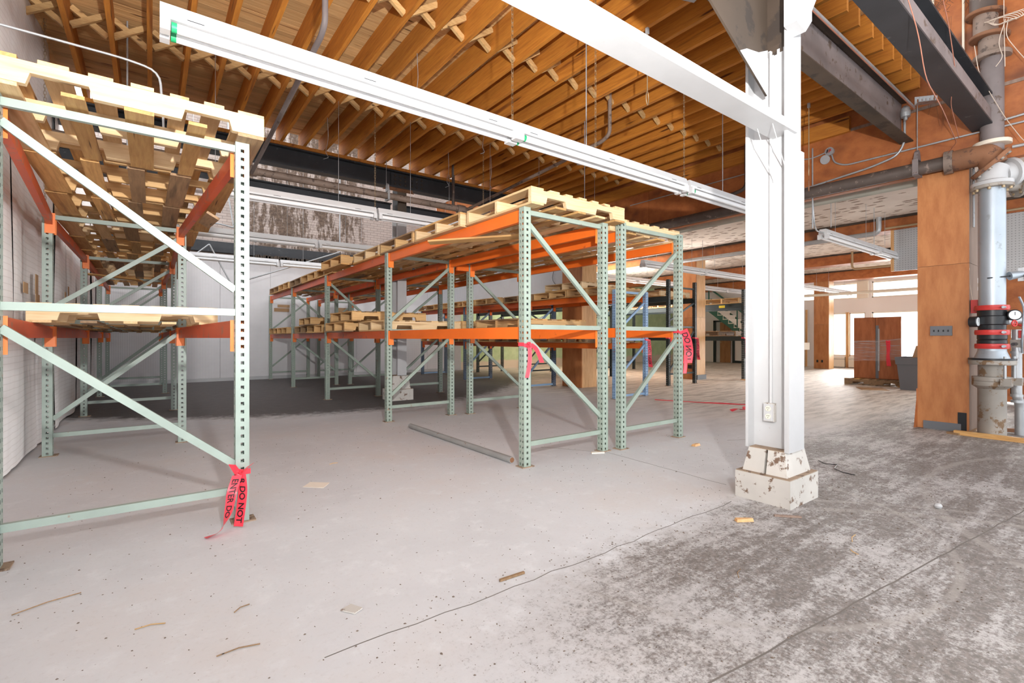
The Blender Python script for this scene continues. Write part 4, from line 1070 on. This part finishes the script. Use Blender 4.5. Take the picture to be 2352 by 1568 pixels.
t = thing('drain_pipe', 'slim galvanised drain pipe with red handwheel next to the fire main', 'pipe', (8.2, 1.0, 0))
B().tube(bend([(.05, -.02, 0), (.05, -.02, .36), (0, 0, .47), (0, 0, 1.25)], .05), .046, 12).build('downpipe', 'galv', t)
for z in (.40, .47, .64, .67, .98):
    B().tube([(0 if z > .45 else .02, 0, z - .015), (0 if z > .45 else .02, 0, z + .015)], .056, 12).build('union', 'galv', t)
B().box((-.05, -.05, 1.04), (.05, .05, 1.13)).build('test_valve', 'castgrey', t)
B().tube([(-.28, .10, 1.33), (0, 0, 1.36), (.05, -.04, 1.36)], .04, 12).build('cross_pipe', 'galv', t)
B().tube(arc(0, .065, 0, 2 * math.pi, 16, lambda c, r, a: (.08, -.04 + r * math.cos(a), 1.36 + r * math.sin(a))), .012, 6, False).bar((.08, -.10, 1.36), (.08, .02, 1.36), .012, .012).build('handwheel', 'red', t)
B().box((-.06, -.12, 1.15), (.06, -.02, 1.24)).build('lever_box', 'red', t)
B().bar((-.2, -.1, 1.16), (.12, -.16, 1.2), .03, .012).build('lever', 'black', t)
B().lathe([(.07, 0), (.07, .05), (.04, .06)], 16, T(.02, -.16, 1.07) @ Matrix.Rotation(R(90), 4, 'X')).build('flow_cap', 'valveorange', t)
B().tube([(-.25, 0, 1.08), (-.05, 0, 1.08)], .018, 8).build('link_rod', 'black', t)
B().tube(bend([(-.25, -.05, 1.62), (-.17, -.08, 1.5), (-.14, -.06, 1.1), (-.05, -.05, .98)], .08), .011, 8).build('hose', 'bright', t)
B().box((.05, .02, .48), (.12, .06, .56)).build('clip', 'black', t)
t = thing('alarm_box', 'small red alarm box with white cover on the grey stud', 'box', (8.02, 1.33, 1.52))
B().box((-.06, -.05, -.07), (.0, .03, .09)).build('body', 'red', t)
B().box((.0, -.055, -.07), (.07, -.045, .09)).build('cover', 'white', t)
solo(B().tube([(8.0, 1.35, 1.6), (7.97, 1.37, 1.8), (7.95, 1.37, 2.0)], .003, 5), 'cable', 'wire', 'thin wire rising from the small red alarm box', 'cable')
t = thing('riser_kerb', 'low timber kerb boxing the foot of the fire main', 'kerb', (0, 0, 0))
B().bar((7.70, 1.46, .025), (7.62, -.2, .025), .06, .05).build('board', 'pallet_mid', t)
B().bar((7.66, 1.47, .012), (8.6, 1.2, .012), .12, .024).build('board', 'pallet_old', t)
B().bar((8.25, 1.25, .03), (8.5, .9, .03), .05, .04).build('board', 'rust', t)
# ------------------------------------------------------------ far room things
pallet(13.95, 4.72, 0.0, 'weathered pallet on the floor under the wrapped cabinet', 2, R(-90), None)
t = thing('cabinet', 'tall brown cabinet wrapped in clear film on a floor pallet', 'cabinet', (14.15, 3.62, .155))
H = 1.50
B().box((0.02, 0, 0), (.6, .96, H)).build('carcass', 'walnut', t)
B().box((0, .505, .01), (.02, .955, H - .01)).build('door', 'walnut', t)
d = B().box((.0, .0, .01), (.02, .495, H - .01)).build('door', 'walnut', t)
B().box((-.002, .44, .01), (.0, .5, H - .2)).build('dark_edge', 'greyplastic', d)
B().box((-.02, .42, .2), (-.004, .45, 1.22)).build('long_handle', 'galv', d)
fw_ = B().add([(-.03, 1.0, .42), (-.03, -.04, .46), (-.03, -.04, .98), (-.03, 1.0, .92)], [(0, 1, 2, 3)]).add([(-.03, -.04, .46), (.62, -.04, .46), (.62, -.04, .98), (-.03, -.04, .98)], [(0, 1, 2, 3)]).build('film', 'wrap', t)
B().tube([(-.032, 1.0, .92), (-.032, .5, .90), (-.032, -.04, .98)], .004, 5).build('film_edge', 'white', t)
t = thing('tote_bin', 'grey plastic tote bin beside the wrapped cabinet', 'bin', (13.62, 3.2, 0))
vs = []
for z, k in ((0, .24), (.56, .29), (.565, .31), (.72, .32), (.725, .33), (.725, .30)):
    vs += [(-k, -k, z), (k, -k, z), (k, k, z), (-k, k, z)]
B().add(vs, [(0, 3, 2, 1)] + [(i * 4 + j, i * 4 + (j + 1) % 4, (i + 1) * 4 + (j + 1) % 4, (i + 1) * 4 + j) for i in range(5) for j in range(4)]).build('body', 'greyplastic', t)
t = thing('cardboard_box', 'open cardboard carton leaning out of the grey tote bin', 'box', (13.66, 3.16, .40), R(8))
B().box((-.18, -.19, .1), (.18, .19, .55), Matrix.Rotation(R(14), 4, 'X')).build('carton', 'cardboard', t)
B().box((-.18, .17, .54), (.18, .19, .72), Matrix.Rotation(R(30), 4, 'X')).build('flap', 'cardboard', t)
t = thing('wrapped_bundle', 'tan bundle wrapped in cloudy film behind the grey tote bin', 'bundle', (14.6, 3.0, 0))
vs = []
for z, k in ((0, .36), (.6, .38), (1.05, .36), (1.25, .3), (1.3, .2)):
    vs += [(k * math.cos(a * math.pi / 5), k * math.sin(a * math.pi / 5), z) for a in range(10)]
B().add(vs, [tuple(range(10))[::-1], tuple(range(40, 50))] + [(i * 10 + j, i * 10 + (j + 1) % 10, (i + 1) * 10 + (j + 1) % 10, (i + 1) * 10 + j) for i in range(4) for j in range(10)], True).build('load', 'cardboard', t)
B().add([(x * 1.03, y * 1.03, z) for x, y, z in vs[10:40]], [(i * 10 + j, i * 10 + (j + 1) % 10, (i + 1) * 10 + (j + 1) % 10, (i + 1) * 10 + j) for i in range(2) for j in range(10)], True).build('film', 'wrap', t)
for y0, y1, nm in ((6.62, 7.12, 'cream baseboard heater under the wider window'), (7.26, 7.72, 'cream baseboard heater under the narrow window')):
    t = thing('baseboard_heater', nm, 'heater', (21.45, y0, 0))
    B().box((0, 0, .03), (.14, y1 - y0, .33)).build('body', 'cream', t)
    B().box((-.01, 0, .34), (.15, y1 - y0, .42)).build('top_cover', 'cream', t)
    B().box((.02, .01, .33), (.12, y1 - y0 - .01, .345)).build('grille_gap', 'black', t)
for (a, b_, lab) in [((21.3, 8.55, 0.0), (21.5, 8.62, 2.3), 'thin wooden stud leaning beside the conveyor'), ((20.9, 8.02, 0.0), (21.2, 8.06, 1.95), 'wide wooden stud leaning on the window wall')]:
    solo(B().bar(a, b_, .13 if 'wide' in lab else .07, .04, (1, 0, 0)), 'leaning_stud', 'ply_light', lab, 'stud')

t = thing('staircase', 'green steel staircase with pale treads rising past the white far wall', 'stairs', (19.4, 0, 0))
y0, z0, y1, z1 = 8.6, .12, 12.2, 2.83
for dx in (0, .95):
    B().bar((dx, y0, z0), (dx, y1, z1), .05, .24).build('stringer', 'greenstair', t)
n = 15
for i in range(n):
    yy = y0 + (y1 - y0) * (i + .6) / n; zz = z0 + (z1 - z0) * (i + 1) / n
    B().box((-.03, yy - .15, zz + .0), (.98, yy + .12, zz + .03)).build('tread', 'cream', t)
    B().box((-.03, yy - .15, zz - .17), (.97, yy - .13, zz)).build('riser', 'cream', t)
B().bar((-.02, y0 + .3, z0 + 1.1), (-.02, y1, z1 + .9), .05, .06).build('handrail', 'greenstair', t)
for q in (.15, .5, .85):
    yy = y0 + (y1 - y0) * q; zz = z0 + (z1 - z0) * q
    B().bar((-.02, yy, zz), (-.02, yy, zz + 1.0), .04, .04).build('baluster', 'greenstair', t)
t = thing('conveyor', 'green sloping conveyor with white end box on teal legs', 'conveyor', (19.2, 7.9, 0))
B().bar((0, .9, 1.52), (0, -.02, .86), .4, .09).build('belt_bed', 'greenstair', t)
B().box((-.22, -.22, .72), (.22, .1, .98)).build('end_box', 'cream', t)
for dx in (-.18, .18):
    B().bar((dx, .02, .74), (dx, .32, .0), .05, .05).build('leg', 'teal', t)
    B().bar((dx, .02, .74), (dx, -.02, .0), .05, .05).build('leg', 'teal', t)
B().bar((-.18, 0, .38), (-.18, .2, .38), .03, .03).build('cross_tie', 'teal', t)
t = thing('clip_sign', 'small yellow load plate on the beam of the farther black rack', 'sign', (13.05, 7.45, 2.04))
B().box((-.005, -.09, -.035), (0, .09, .035)).build('plate', paint('yellow_plate', (.75, .55, .03)), t)
t = thing('floor_board', 'pale loose board lying on the floor beside the farther black rack', 'board', (13.0, 6.45, 0))
B().box((-.05, -.4, 0), (.06, .4, .02)).build('board', 'ply_light', t)

# ------------------------------------------------------------ caution tape
def text_mesh(s, h):
    cu = bpy.data.curves.new('letters', 'FONT')
    cu.body = s; cu.size = h; cu.offset = h * .022
    o = bpy.data.objects.new('letters', cu)
    C.objects.link(o)
    dg = bpy.context.evaluated_depsgraph_get()
    me = o.evaluated_get(dg).to_mesh()
    vs = [tuple(v.co) for v in me.vertices]; fs = [tuple(p.vertices) for p in me.polygons]
    o.evaluated_get(dg).to_mesh_clear()
    bpy.data.objects.remove(o); bpy.data.curves.remove(cu)
    return vs, fs
def ribbon(parent, pts, wdir, wd, text=None, start=.02, flip=False, name='tail', step=.012):
    P = [Vector(p) for p in bend(pts, .05)]
    L = [0]
    for a, c in zip(P, P[1:]):
        L.append(L[-1] + (c - a).length)
    def wat(u):
        q = u / max(L[-1], 1e-6)
        k = q * (len(wdir) - 1); i = min(int(k), len(wdir) - 2)
        return Vector(wdir[i]).lerp(Vector(wdir[i + 1]), k - i).normalized()
    def at(u, v, off=0.0):
        u = max(0, min(L[-1], u))
        i = 0
        while i < len(L) - 2 and L[i + 1] < u: i += 1
        f = (u - L[i]) / max(L[i + 1] - L[i], 1e-6)
        p = P[i].lerp(P[i + 1], f); d = (P[i + 1] - P[i]).normalized()
        w_ = wat(u); n = d.cross(w_).normalized()
        cup = math.sin(v / wd * math.pi) * .08 * wd
        return p + w_ * v + n * (off + cup)
    n = max(2, int(L[-1] / step))
    vs = []; fs = []
    for i in range(n + 1):
        for v in (-.5, -.25, 0, .25, .5):
            vs.append(at(L[-1] * i / n, v * wd))
    for i in range(n):
        for k in range(4):
            fs.append((i * 5 + k, i * 5 + k + 1, (i + 1) * 5 + k + 1, (i + 1) * 5 + k))
    o = B().add(vs, fs, True).build(name, 'tape', parent)
    if text:
        tv, tf = text_mesh(text, wd * .86)
        s = -1 if flip else 1
        b = B()
        for off in (.0018, -.0018):
            b.add([at(start + x, s * (y - wd * .30), off) for x, y, z in tv], tf)
        b.build('lettering', 'letters', o)
    return o
def knot(parent, c, r=.02):
    b = B()
    rr = random.Random(int(c[0] * 1000))
    for k in range(5):
        a = rr.uniform(0, 6.28)
        b.tube([(c[0] + r * math.cos(a), c[1] + r * math.sin(a), c[2] - r), (c[0] - r * .5 * math.cos(a), c[1] - r * math.sin(a), c[2]), (c[0] + r * math.cos(a + 1), c[1] + r * math.sin(a + 1), c[2] + r)], .009, 5)
    return b.build('knot', 'tape', parent)
def wrap_band(parent, x, y, z, hw=.041, h=.02):
    b = B()
    b.box((x - hw - .003, y - hw - .003, z - h), (x + hw + .003, y - hw, z + h * .6)).box((x - hw - .003, y - hw, z - h * .6), (x - hw, y + hw, z + h)).box((x + hw, y - hw, z - h), (x + hw + .003, y + hw, z + h * .4))
    return b.build('band', 'tape', parent)
CR = Vector((math.cos(R(36.8)), -math.sin(R(36.8)), 0))     # tape is turned to face down the aisle
t = thing('caution_tape', 'red printed tape knotted low on the end post of the wall rack', 'tape')
px, py = .44, 3.40
knot(t, (.435, 3.385, .315))
ribbon(t, [(.40, 3.40, .375), (.43, 3.38, .32)], [(CR.x, CR.y, 0), (CR.x, CR.y, .3)], .05, name='loose_end')
ribbon(t, [(.505, 3.40, .36), (.44, 3.38, .32)], [(CR.x, CR.y, .4), (CR.x, CR.y, .3)], .05, name='loose_end')
ribbon(t, [(.447, 3.375, .315), (.455, 3.36, .22), (.44, 3.345, .10), (.425, 3.33, .012)], [CR * .75 + Vector((0, 0, 0)), CR, CR], .062, 'R DO NOT', .025)
ribbon(t, [(.425, 3.375, .31), (.395, 3.36, .22), (.385, 3.35, .16), (.37, 3.32, .10), (.33, 3.27, .02), (.25, 3.25, .012)], [CR * .6 + Vector((0, .2, 0)), CR * .4 + Vector((.1, .3, 0)), CR, Vector((0, -.8, .3)), Vector((.2, -1, 0))], .055, 'ENTER DO', .02)
wrap_band(t, .46, 3.46, .32)
t = thing('caution_tape', 'red tape tied under the orange beam on the end post nearest the loose tube', 'tape')
wrap_band(t, 2.68, 3.39, 1.09)
knot(t, (2.68, 3.335, 1.09))
ribbon(t, [(2.68, 3.33, 1.09), (2.685, 3.32, 1.0), (2.675, 3.325, .88), (2.655, 3.33, .80)], [CR * .5, CR * .6, CR * .3], .035)
ribbon(t, [(2.70, 3.33, 1.09), (2.75, 3.32, 1.06), (2.79, 3.31, .98), (2.81, 3.31, .93)], [CR * .3 + Vector((0, 0, .4)), CR * .6, CR * .5], .04)
t = thing('caution_tape', 'pinkish red printed tape hanging from the outer end post of the second orange rack', 'tape')
wrap_band(t, 4.91, 3.34, 1.22)
ribbon(t, [(4.93, 3.29, 1.24), (4.99, 3.27, 1.12), (5.02, 3.27, .98), (4.99, 3.27, .86)], [CR * .4 + Vector((0, 0, .2)), CR, CR], .10, 'DO NOT CROSS', .03, True)
ribbon(t, [(4.965, 3.28, .95), (4.97, 3.28, .85), (4.95, 3.28, .74)], [CR * .5, CR * .4], .04)
for (x, y, z, lab) in [(7.9, 6.12, 1.12, 'red tape hanging from the light blue end frame'), (11.05, 7.04, 1.15, 'red tape on the outer post of the nearer black rack'), (13.1, 6.85, 1.15, 'long red tape on the first post of the farther black rack'), (9.95, 7.04, 1.15, 'short red tape on the inner post of the nearer black rack')]:
    t = thing('caution_tape', lab, 'tape')
    wrap_band(t, x, y, z)
    l = .55 if 'short' not in lab else .25
    ribbon(t, [(x + .03, y - .05, z), (x + .06, y - .06, z - l * .4), (x + .05, y - .06, z - l * .7), (x + .09, y - .06, z - l)], [CR * .4, CR, CR * .5], .075, 'DO NOT ENTER' if l > .5 else None, .03, True)
t = thing('caution_tape', 'red tape knotted around the film of the wrapped cabinet', 'tape')
knot(t, (14.09, 3.86, 1.05), .04)
ribbon(t, [(14.09, 3.86, 1.08), (14.09, 3.85, .9), (14.09, 3.86, .7), (14.09, 3.84, .48)], [Vector((0, -1, 0)), Vector((-.3, -.6, 0)), Vector((0, -1, 0))], .09)
t = thing('caution_tape', 'red tape trailing flat across the floor beyond the racks', 'tape')
ribbon(t, [(7.5, 5.6, .006), (7.68, 5.2, .006), (7.85, 4.8, .006), (8.05, 4.45, .006), (8.3, 4.05, .006)], [Vector((.8, .4, .1)), Vector((.9, .4, 0)), Vector((.6, .5, .3)), Vector((.9, .4, 0))], .05)
t = thing('caution_tape', 'crumpled heap of red tape on the floor behind the near column', 'tape')
ribbon(t, [(7.3, 4.02, .01), (7.42, 3.98, .04), (7.5, 3.9, .012), (7.62, 3.98, .045), (7.7, 3.92, .012), (7.85, 3.98, .03)], [Vector((.2, 1, .3)), Vector((0, 1, -.4)), Vector((.2, 1, .5)), Vector((0, 1, 0))], .06)

# ------------------------------------------------------------ loose things on the floor
def solid(pts_xy, z, mt, name, lab, cat, h=.004, grp=None):
    return solo(B().prism(pts_xy, 'z', z, z + h), name, mt, lab, cat, grp)
t = thing('steel_tube', 'dull steel tube lying on the floor along the orange rack', 'pipe', (2.655, 3.55, .031))
b = B().lathe([(.030, 0), (.030, 2.16)], 16, Matrix.Rotation(R(-90), 4, 'X'))
b.build('tube', 'steeltube', t)
B().lathe([(.024, -.002), (.024, .004)], 14, Matrix.Rotation(R(-90), 4, 'X')).build('rusty_mouth', 'rust', t)
solid([(.94, 3.95), (1.02, 4.05), (1.14, 3.94), (1.06, 3.83)], .001, 'paper', 'paper_sheet', 'single sheet of paper lying on the open floor', 'paper', .002)
solo(B().add([(-.06, -.02, 0), (.05, -.025, 0), (.065, .01, 0), (-.055, .02, 0), (-.055, -.015, .016), (.05, -.018, .02), (.055, .008, .014), (-.05, .014, .018)], [(0, 3, 2, 1), (4, 5, 6, 7), (0, 1, 5, 4), (1, 2, 6, 5), (2, 3, 7, 6), (3, 0, 4, 7)]), 'wood_chip', 'ply_light', 'pale splintered wood chip near the foot of the white column', 'wood chip', None, loc=(2.99, 1.56, .001), rot=(0, 0, -.5))
solo(B().add([(-.05, -.02, 0), (.05, -.02, 0), (.04, .03, 0), (-.05, .03, 0), (-.04, -.015, .02), (.04, -.015, .025), (.03, .025, .02), (-.04, .02, .02)], [(0, 3, 2, 1), (4, 5, 6, 7), (0, 1, 5, 4), (1, 2, 6, 5), (2, 3, 7, 6), (3, 0, 4, 7)]), 'wood_chip', 'ply_light', 'small pale wood chip between the second orange rack and the white column', 'wood chip', None, loc=(4.66, 2.95, .001))
solo(B().bar((-.08, 0, .006), (.08, .012, .006), .018, .01), 'wood_chip', 'stud', 'flat grey splinter right before the white column base', 'wood chip', None, loc=(3.27, 1.42, .001), rot=(0, 0, -.9))
solo(B().bar((0, 0, .006), (.14, .01, .006), .012, .01), 'twig', 'pallet_old', 'brown splinter with a forked end on the open near floor', 'twig', None, loc=(1.32, 1.86, .001), rot=(0, 0, -.12))
for (x, y, a, l, lab) in [(-.46, 2.84, .3, .22, 'long thin twig lying before the wall rack'), (.19, 2.03, -.1, .14, 'dark thin twig in the middle of the near floor'), (.28, 2.31, .5, .07, 'short dark splinter on the near pale floor'), (-.05, 2.41, -.2, .1, 'curved brown splinter on the near pale floor'), (3.16, 1.03, .2, .13, 'pale straw across the tyre track'), (3.0, .95, .9, .06, 'short stick beside the pale straw'), (2.25, 1.2, .4, .1, 'thin stick in the dark dirt'), (1.3, 4.5, .2, .08, 'tan splinter on the floor between the racks')]:
    solo(B().tube([(0, 0, .004), (l * .5, .01, .006), (l, .0, .004)], .0024, 5), 'twig', 'pallet_old' if 'dark' in lab or 'thin' in lab else 'bridge', lab, 'twig', None, loc=(x, y, .001), rot=(0, 0, a))
solid([(3.5, 3.36), (3.62, 3.30), (3.64, 3.33), (3.53, 3.40)], .002, 'paper', 'paint_scrap', 'pale scrap beside the foot of the first orange rack', 'scrap', .012)
solid([(.64, 2.06), (.69, 2.08), (.72, 2.02), (.68, 2.0)], .002, 'dirtywhite', 'paint_scrap', 'small white paint flake on the near floor', 'scrap', .006)
solo(B().lathe([(.002, 0), (.018, .004), (.024, .018), (.016, .032), (.002, .036)], 12), 'pebble', 'white', 'round white pebble on the dark dirty floor', 'pebble', None, loc=(4.26, .89, 0))
solo(B().tube([(5.0, 1.9, .006), (4.93, 1.82, .004), (4.98, 1.74, .004), (4.80, 1.70, .006), (4.74, 1.62, .004), (4.72, 1.52, .004)], .0035, 5), 'string', 'black', 'thin dark string wriggling on the floor past the white column', 'string')
solo(B().box((0, 0, 0), (.6, .5, .006)), 'flat_cardboard', 'cardboard', 'flattened cardboard scrap in front of the floor pallet', 'cardboard', None, loc=(12.9, 3.5, .001), rot=(0, 0, .5))
solo(B().tube([(6.5, 4.75, .5), (6.47, 4.80, .56), (6.44, 4.86, .50), (6.46, 4.84, .42), (6.52, 4.78, .45), (6.5, 4.75, .5)], .02, 6, False), 'tape_roll_end', 'white', 'white ring of plastic sheeting stuck against the brace before the blue end frame', 'ring', None, loc=(.95, 1.5, -.40))

# joint and crack lines scored in the slab
b = B()
rr = random.Random(5)
def crack(pts, wd=.004, jig=.012):
    P = []
    for a, c in zip(pts, pts[1:]):
        n = max(2, int((Vector(c) - Vector(a)).length / .12))
        for i in range(n):
            q = Vector(a).lerp(Vector(c), i / n)
            P.append((q.x + rr.uniform(-jig, jig) * .5, q.y + rr.uniform(-jig, jig)))
    for (x0, y0), (x1, y1) in zip(P, P[1:]):
        b.bar((x0, y0, .0006), (x1, y1, .0006), wd, .0012)
crack([(.5, 1.79), (2.07, 1.78), (3.40, 1.80)], .004)
crack([(1.2, .93), (2.94, .73), (4.7, .53), (7.6, .2)], .007, .004)
crack([(3.3, 3.9), (3.68, 3.29), (3.6, 1.9)], .003)
crack([(5.2, 2.9), (6.6, 2.2), (7.6, 1.9)], .004)
b.build('floor_crack', 'crackline', None, kind='stuff')
bpy.data.objects['floor_crack'].parent = bpy.data.objects['floor']

b = B()
for i in range(8000):
    if i % 3:
        x = rr.uniform(.6, 6.5); y = rr.uniform(.45, 1.9) + rr.gauss(0, .12)
    else:
        x = rr.uniform(-.6, 5.5); y = rr.uniform(.9, 6.0)
    if x < 2 and y < 1.8 and rr.random() < .5: continue
    s = abs(rr.gauss(0, .0024)) + .0012
    a = rr.uniform(0, 6.28); el = rr.uniform(.4, 1.0)
    ca, sa = math.cos(a), math.sin(a)
    q = [(x + s * ca, y + s * sa), (x - s * el * sa, y + s * el * ca), (x - s * ca, y - s * sa), (x + s * el * sa, y - s * el * ca)]
    b.add([(u, v, .0005) for u, v in q] + [(x, y, s * .7)], [(0, 1, 4), (1, 2, 4), (2, 3, 4), (3, 0, 4)])
t = b.build('debris', paint('floor_grit', (.17, .13, .105), (.5, .42, .33), .62, 30, .9), None, kind='stuff')
t['label'] = 'brown grit and flakes scattered over the concrete floor'; t['category'] = 'debris'

# ------------------------------------------------------------ hanging wires, wire mesh
def wire(pts, mt, lab, r=.004, grp='hanging wires'):
    return solo(B().tube(bend(pts, .12, 3), r, 5), 'wire', mt, lab, 'wire', grp)
wire([(4.42, 1.12, 3.75), (4.62, 1.08, 3.45), (4.9, 1.1, 3.2), (5.4, 1.1, 3.1), (7.5, 1.4, 3.42), (7.85, 1.6, 3.35)], 'copper', 'twisted brown wire trailing down across the black beam')
wire([(5.0, 1.06, 4.1), (5.6, 1.1, 3.9), (6.1, 1.15, 3.7), (6.7, 1.3, 3.6), (7.6, 1.4, 3.5)], 'copper', 'second brown wire trailing from the black beam towards the riser')
wire([(7.68, 1.28, 4.55), (7.66, 1.24, 4.2), (7.64, 1.15, 3.95), (7.62, 1.02, 3.6), (7.6, .88, 3.3), (7.6, .8, 3.2)], 'wire', 'pale cable sagging in front of the riser pipe')
wire([(7.7, 1.38, 4.6), (7.7, 1.36, 4.2), (7.68, 1.26, 3.98)], 'wire', 'short pale cable beside the sagging one')
t = thing('cable_coil', 'tangled coil of pale cable looped high beside the riser', 'cable', (7.66, 1.02, 4.72), 0)
for k in range(7):
    ph = k * .5
    B().tube(arc(0, 1, 0, 2 * math.pi, 18, lambda c, r, a: (.02 * math.sin(a + ph), .13 * math.cos(a) + .012 * k - .03, .05 * math.sin(a + .2 * k) + .012 * math.sin(3 * a + ph))), .004, 5, False).build('loop', 'wire', t)
B().tube(bend([(0, .0, 0), (-.02, .06, -.25), (0, .02, -.42), (0, .08, -.5)], .08), .004, 5).build('loose_end', 'wire', t)
B().tube(bend([(0, -.02, 0), (-.02, .0, -.2), (0, -.10, -.42), (0, -.2, -.62)], .08), .004, 5).build('loose_end', 'wire', t)
wire([(7.7, 1.04, 5.5), (7.7, 1.04, 4.75), (7.69, 1.03, 4.2)], 'wire', 'straight pale cable hanging past the cable coil')
t = thing('wire_mesh', 'rusty chicken wire bunched at the top of the plywood wall', 'wire mesh', (7.86, 0, 0))
rm = random.Random(9)
b = B()
for i in range(60):
    yy = 1.2 + i * .016
    y_, z_ = yy, 5.6
    pts = []
    for j in range(12):
        pts.append((rm.uniform(-.03, .03), y_ + (.018 if j % 2 else -.018) + rm.uniform(-.012, .012), z_ - j * .045))
    b.tube(pts[:rm.randint(6, 12)], .0022, 4, False)
b.build('netting', 'sootsteel', t, kind='stuff')
b = B()
for i in range(16):
    yy = 1.52 + i * .012
    b.tube([(rm.uniform(-.02, .02), yy, 5.1), (rm.uniform(-.03, .03), yy + rm.uniform(-.03, .03), 4.7), (0, yy + rm.uniform(-.05, .05), 4.3), (0, yy + rm.uniform(-.05, .05), rm.uniform(3.7, 4.2))], .0016, 4, False)
b.build('loose_strands', 'rust', t, kind='stuff')
for (x, y, z, lab) in [(2.352, 4.9, 4.29, 'bent tie wire hanging from a joist above the near run'), (2.016, 7.1, 4.29, 'tie wire hanging near the wall rack end of the beam'), (3.696, 5.6, 4.29, 'tie wire hanging in the middle of the joists'), (4.032, 7.2, 4.29, 'tie wire hanging before the black joist beam'), (4.704, 6.9, 4.29, 'tie wire next to the rear slanting branch pipe')]:
    wire([(x, y, z + .1), (x + .02, y, z - .3), (x - .02, y + .01, z - .5), (x + .03, y, z - .56), (x - .05, y, z - .6)], 'galv', lab, .0035, 'tie wires')
wire([(7.98, 8.9, 2.9), (7.96, 9.0, 2.6), (7.95, 8.8, 2.42), (7.97, 8.66, 2.38)], 'black', 'black cable curling down the grey pegboard', .007)
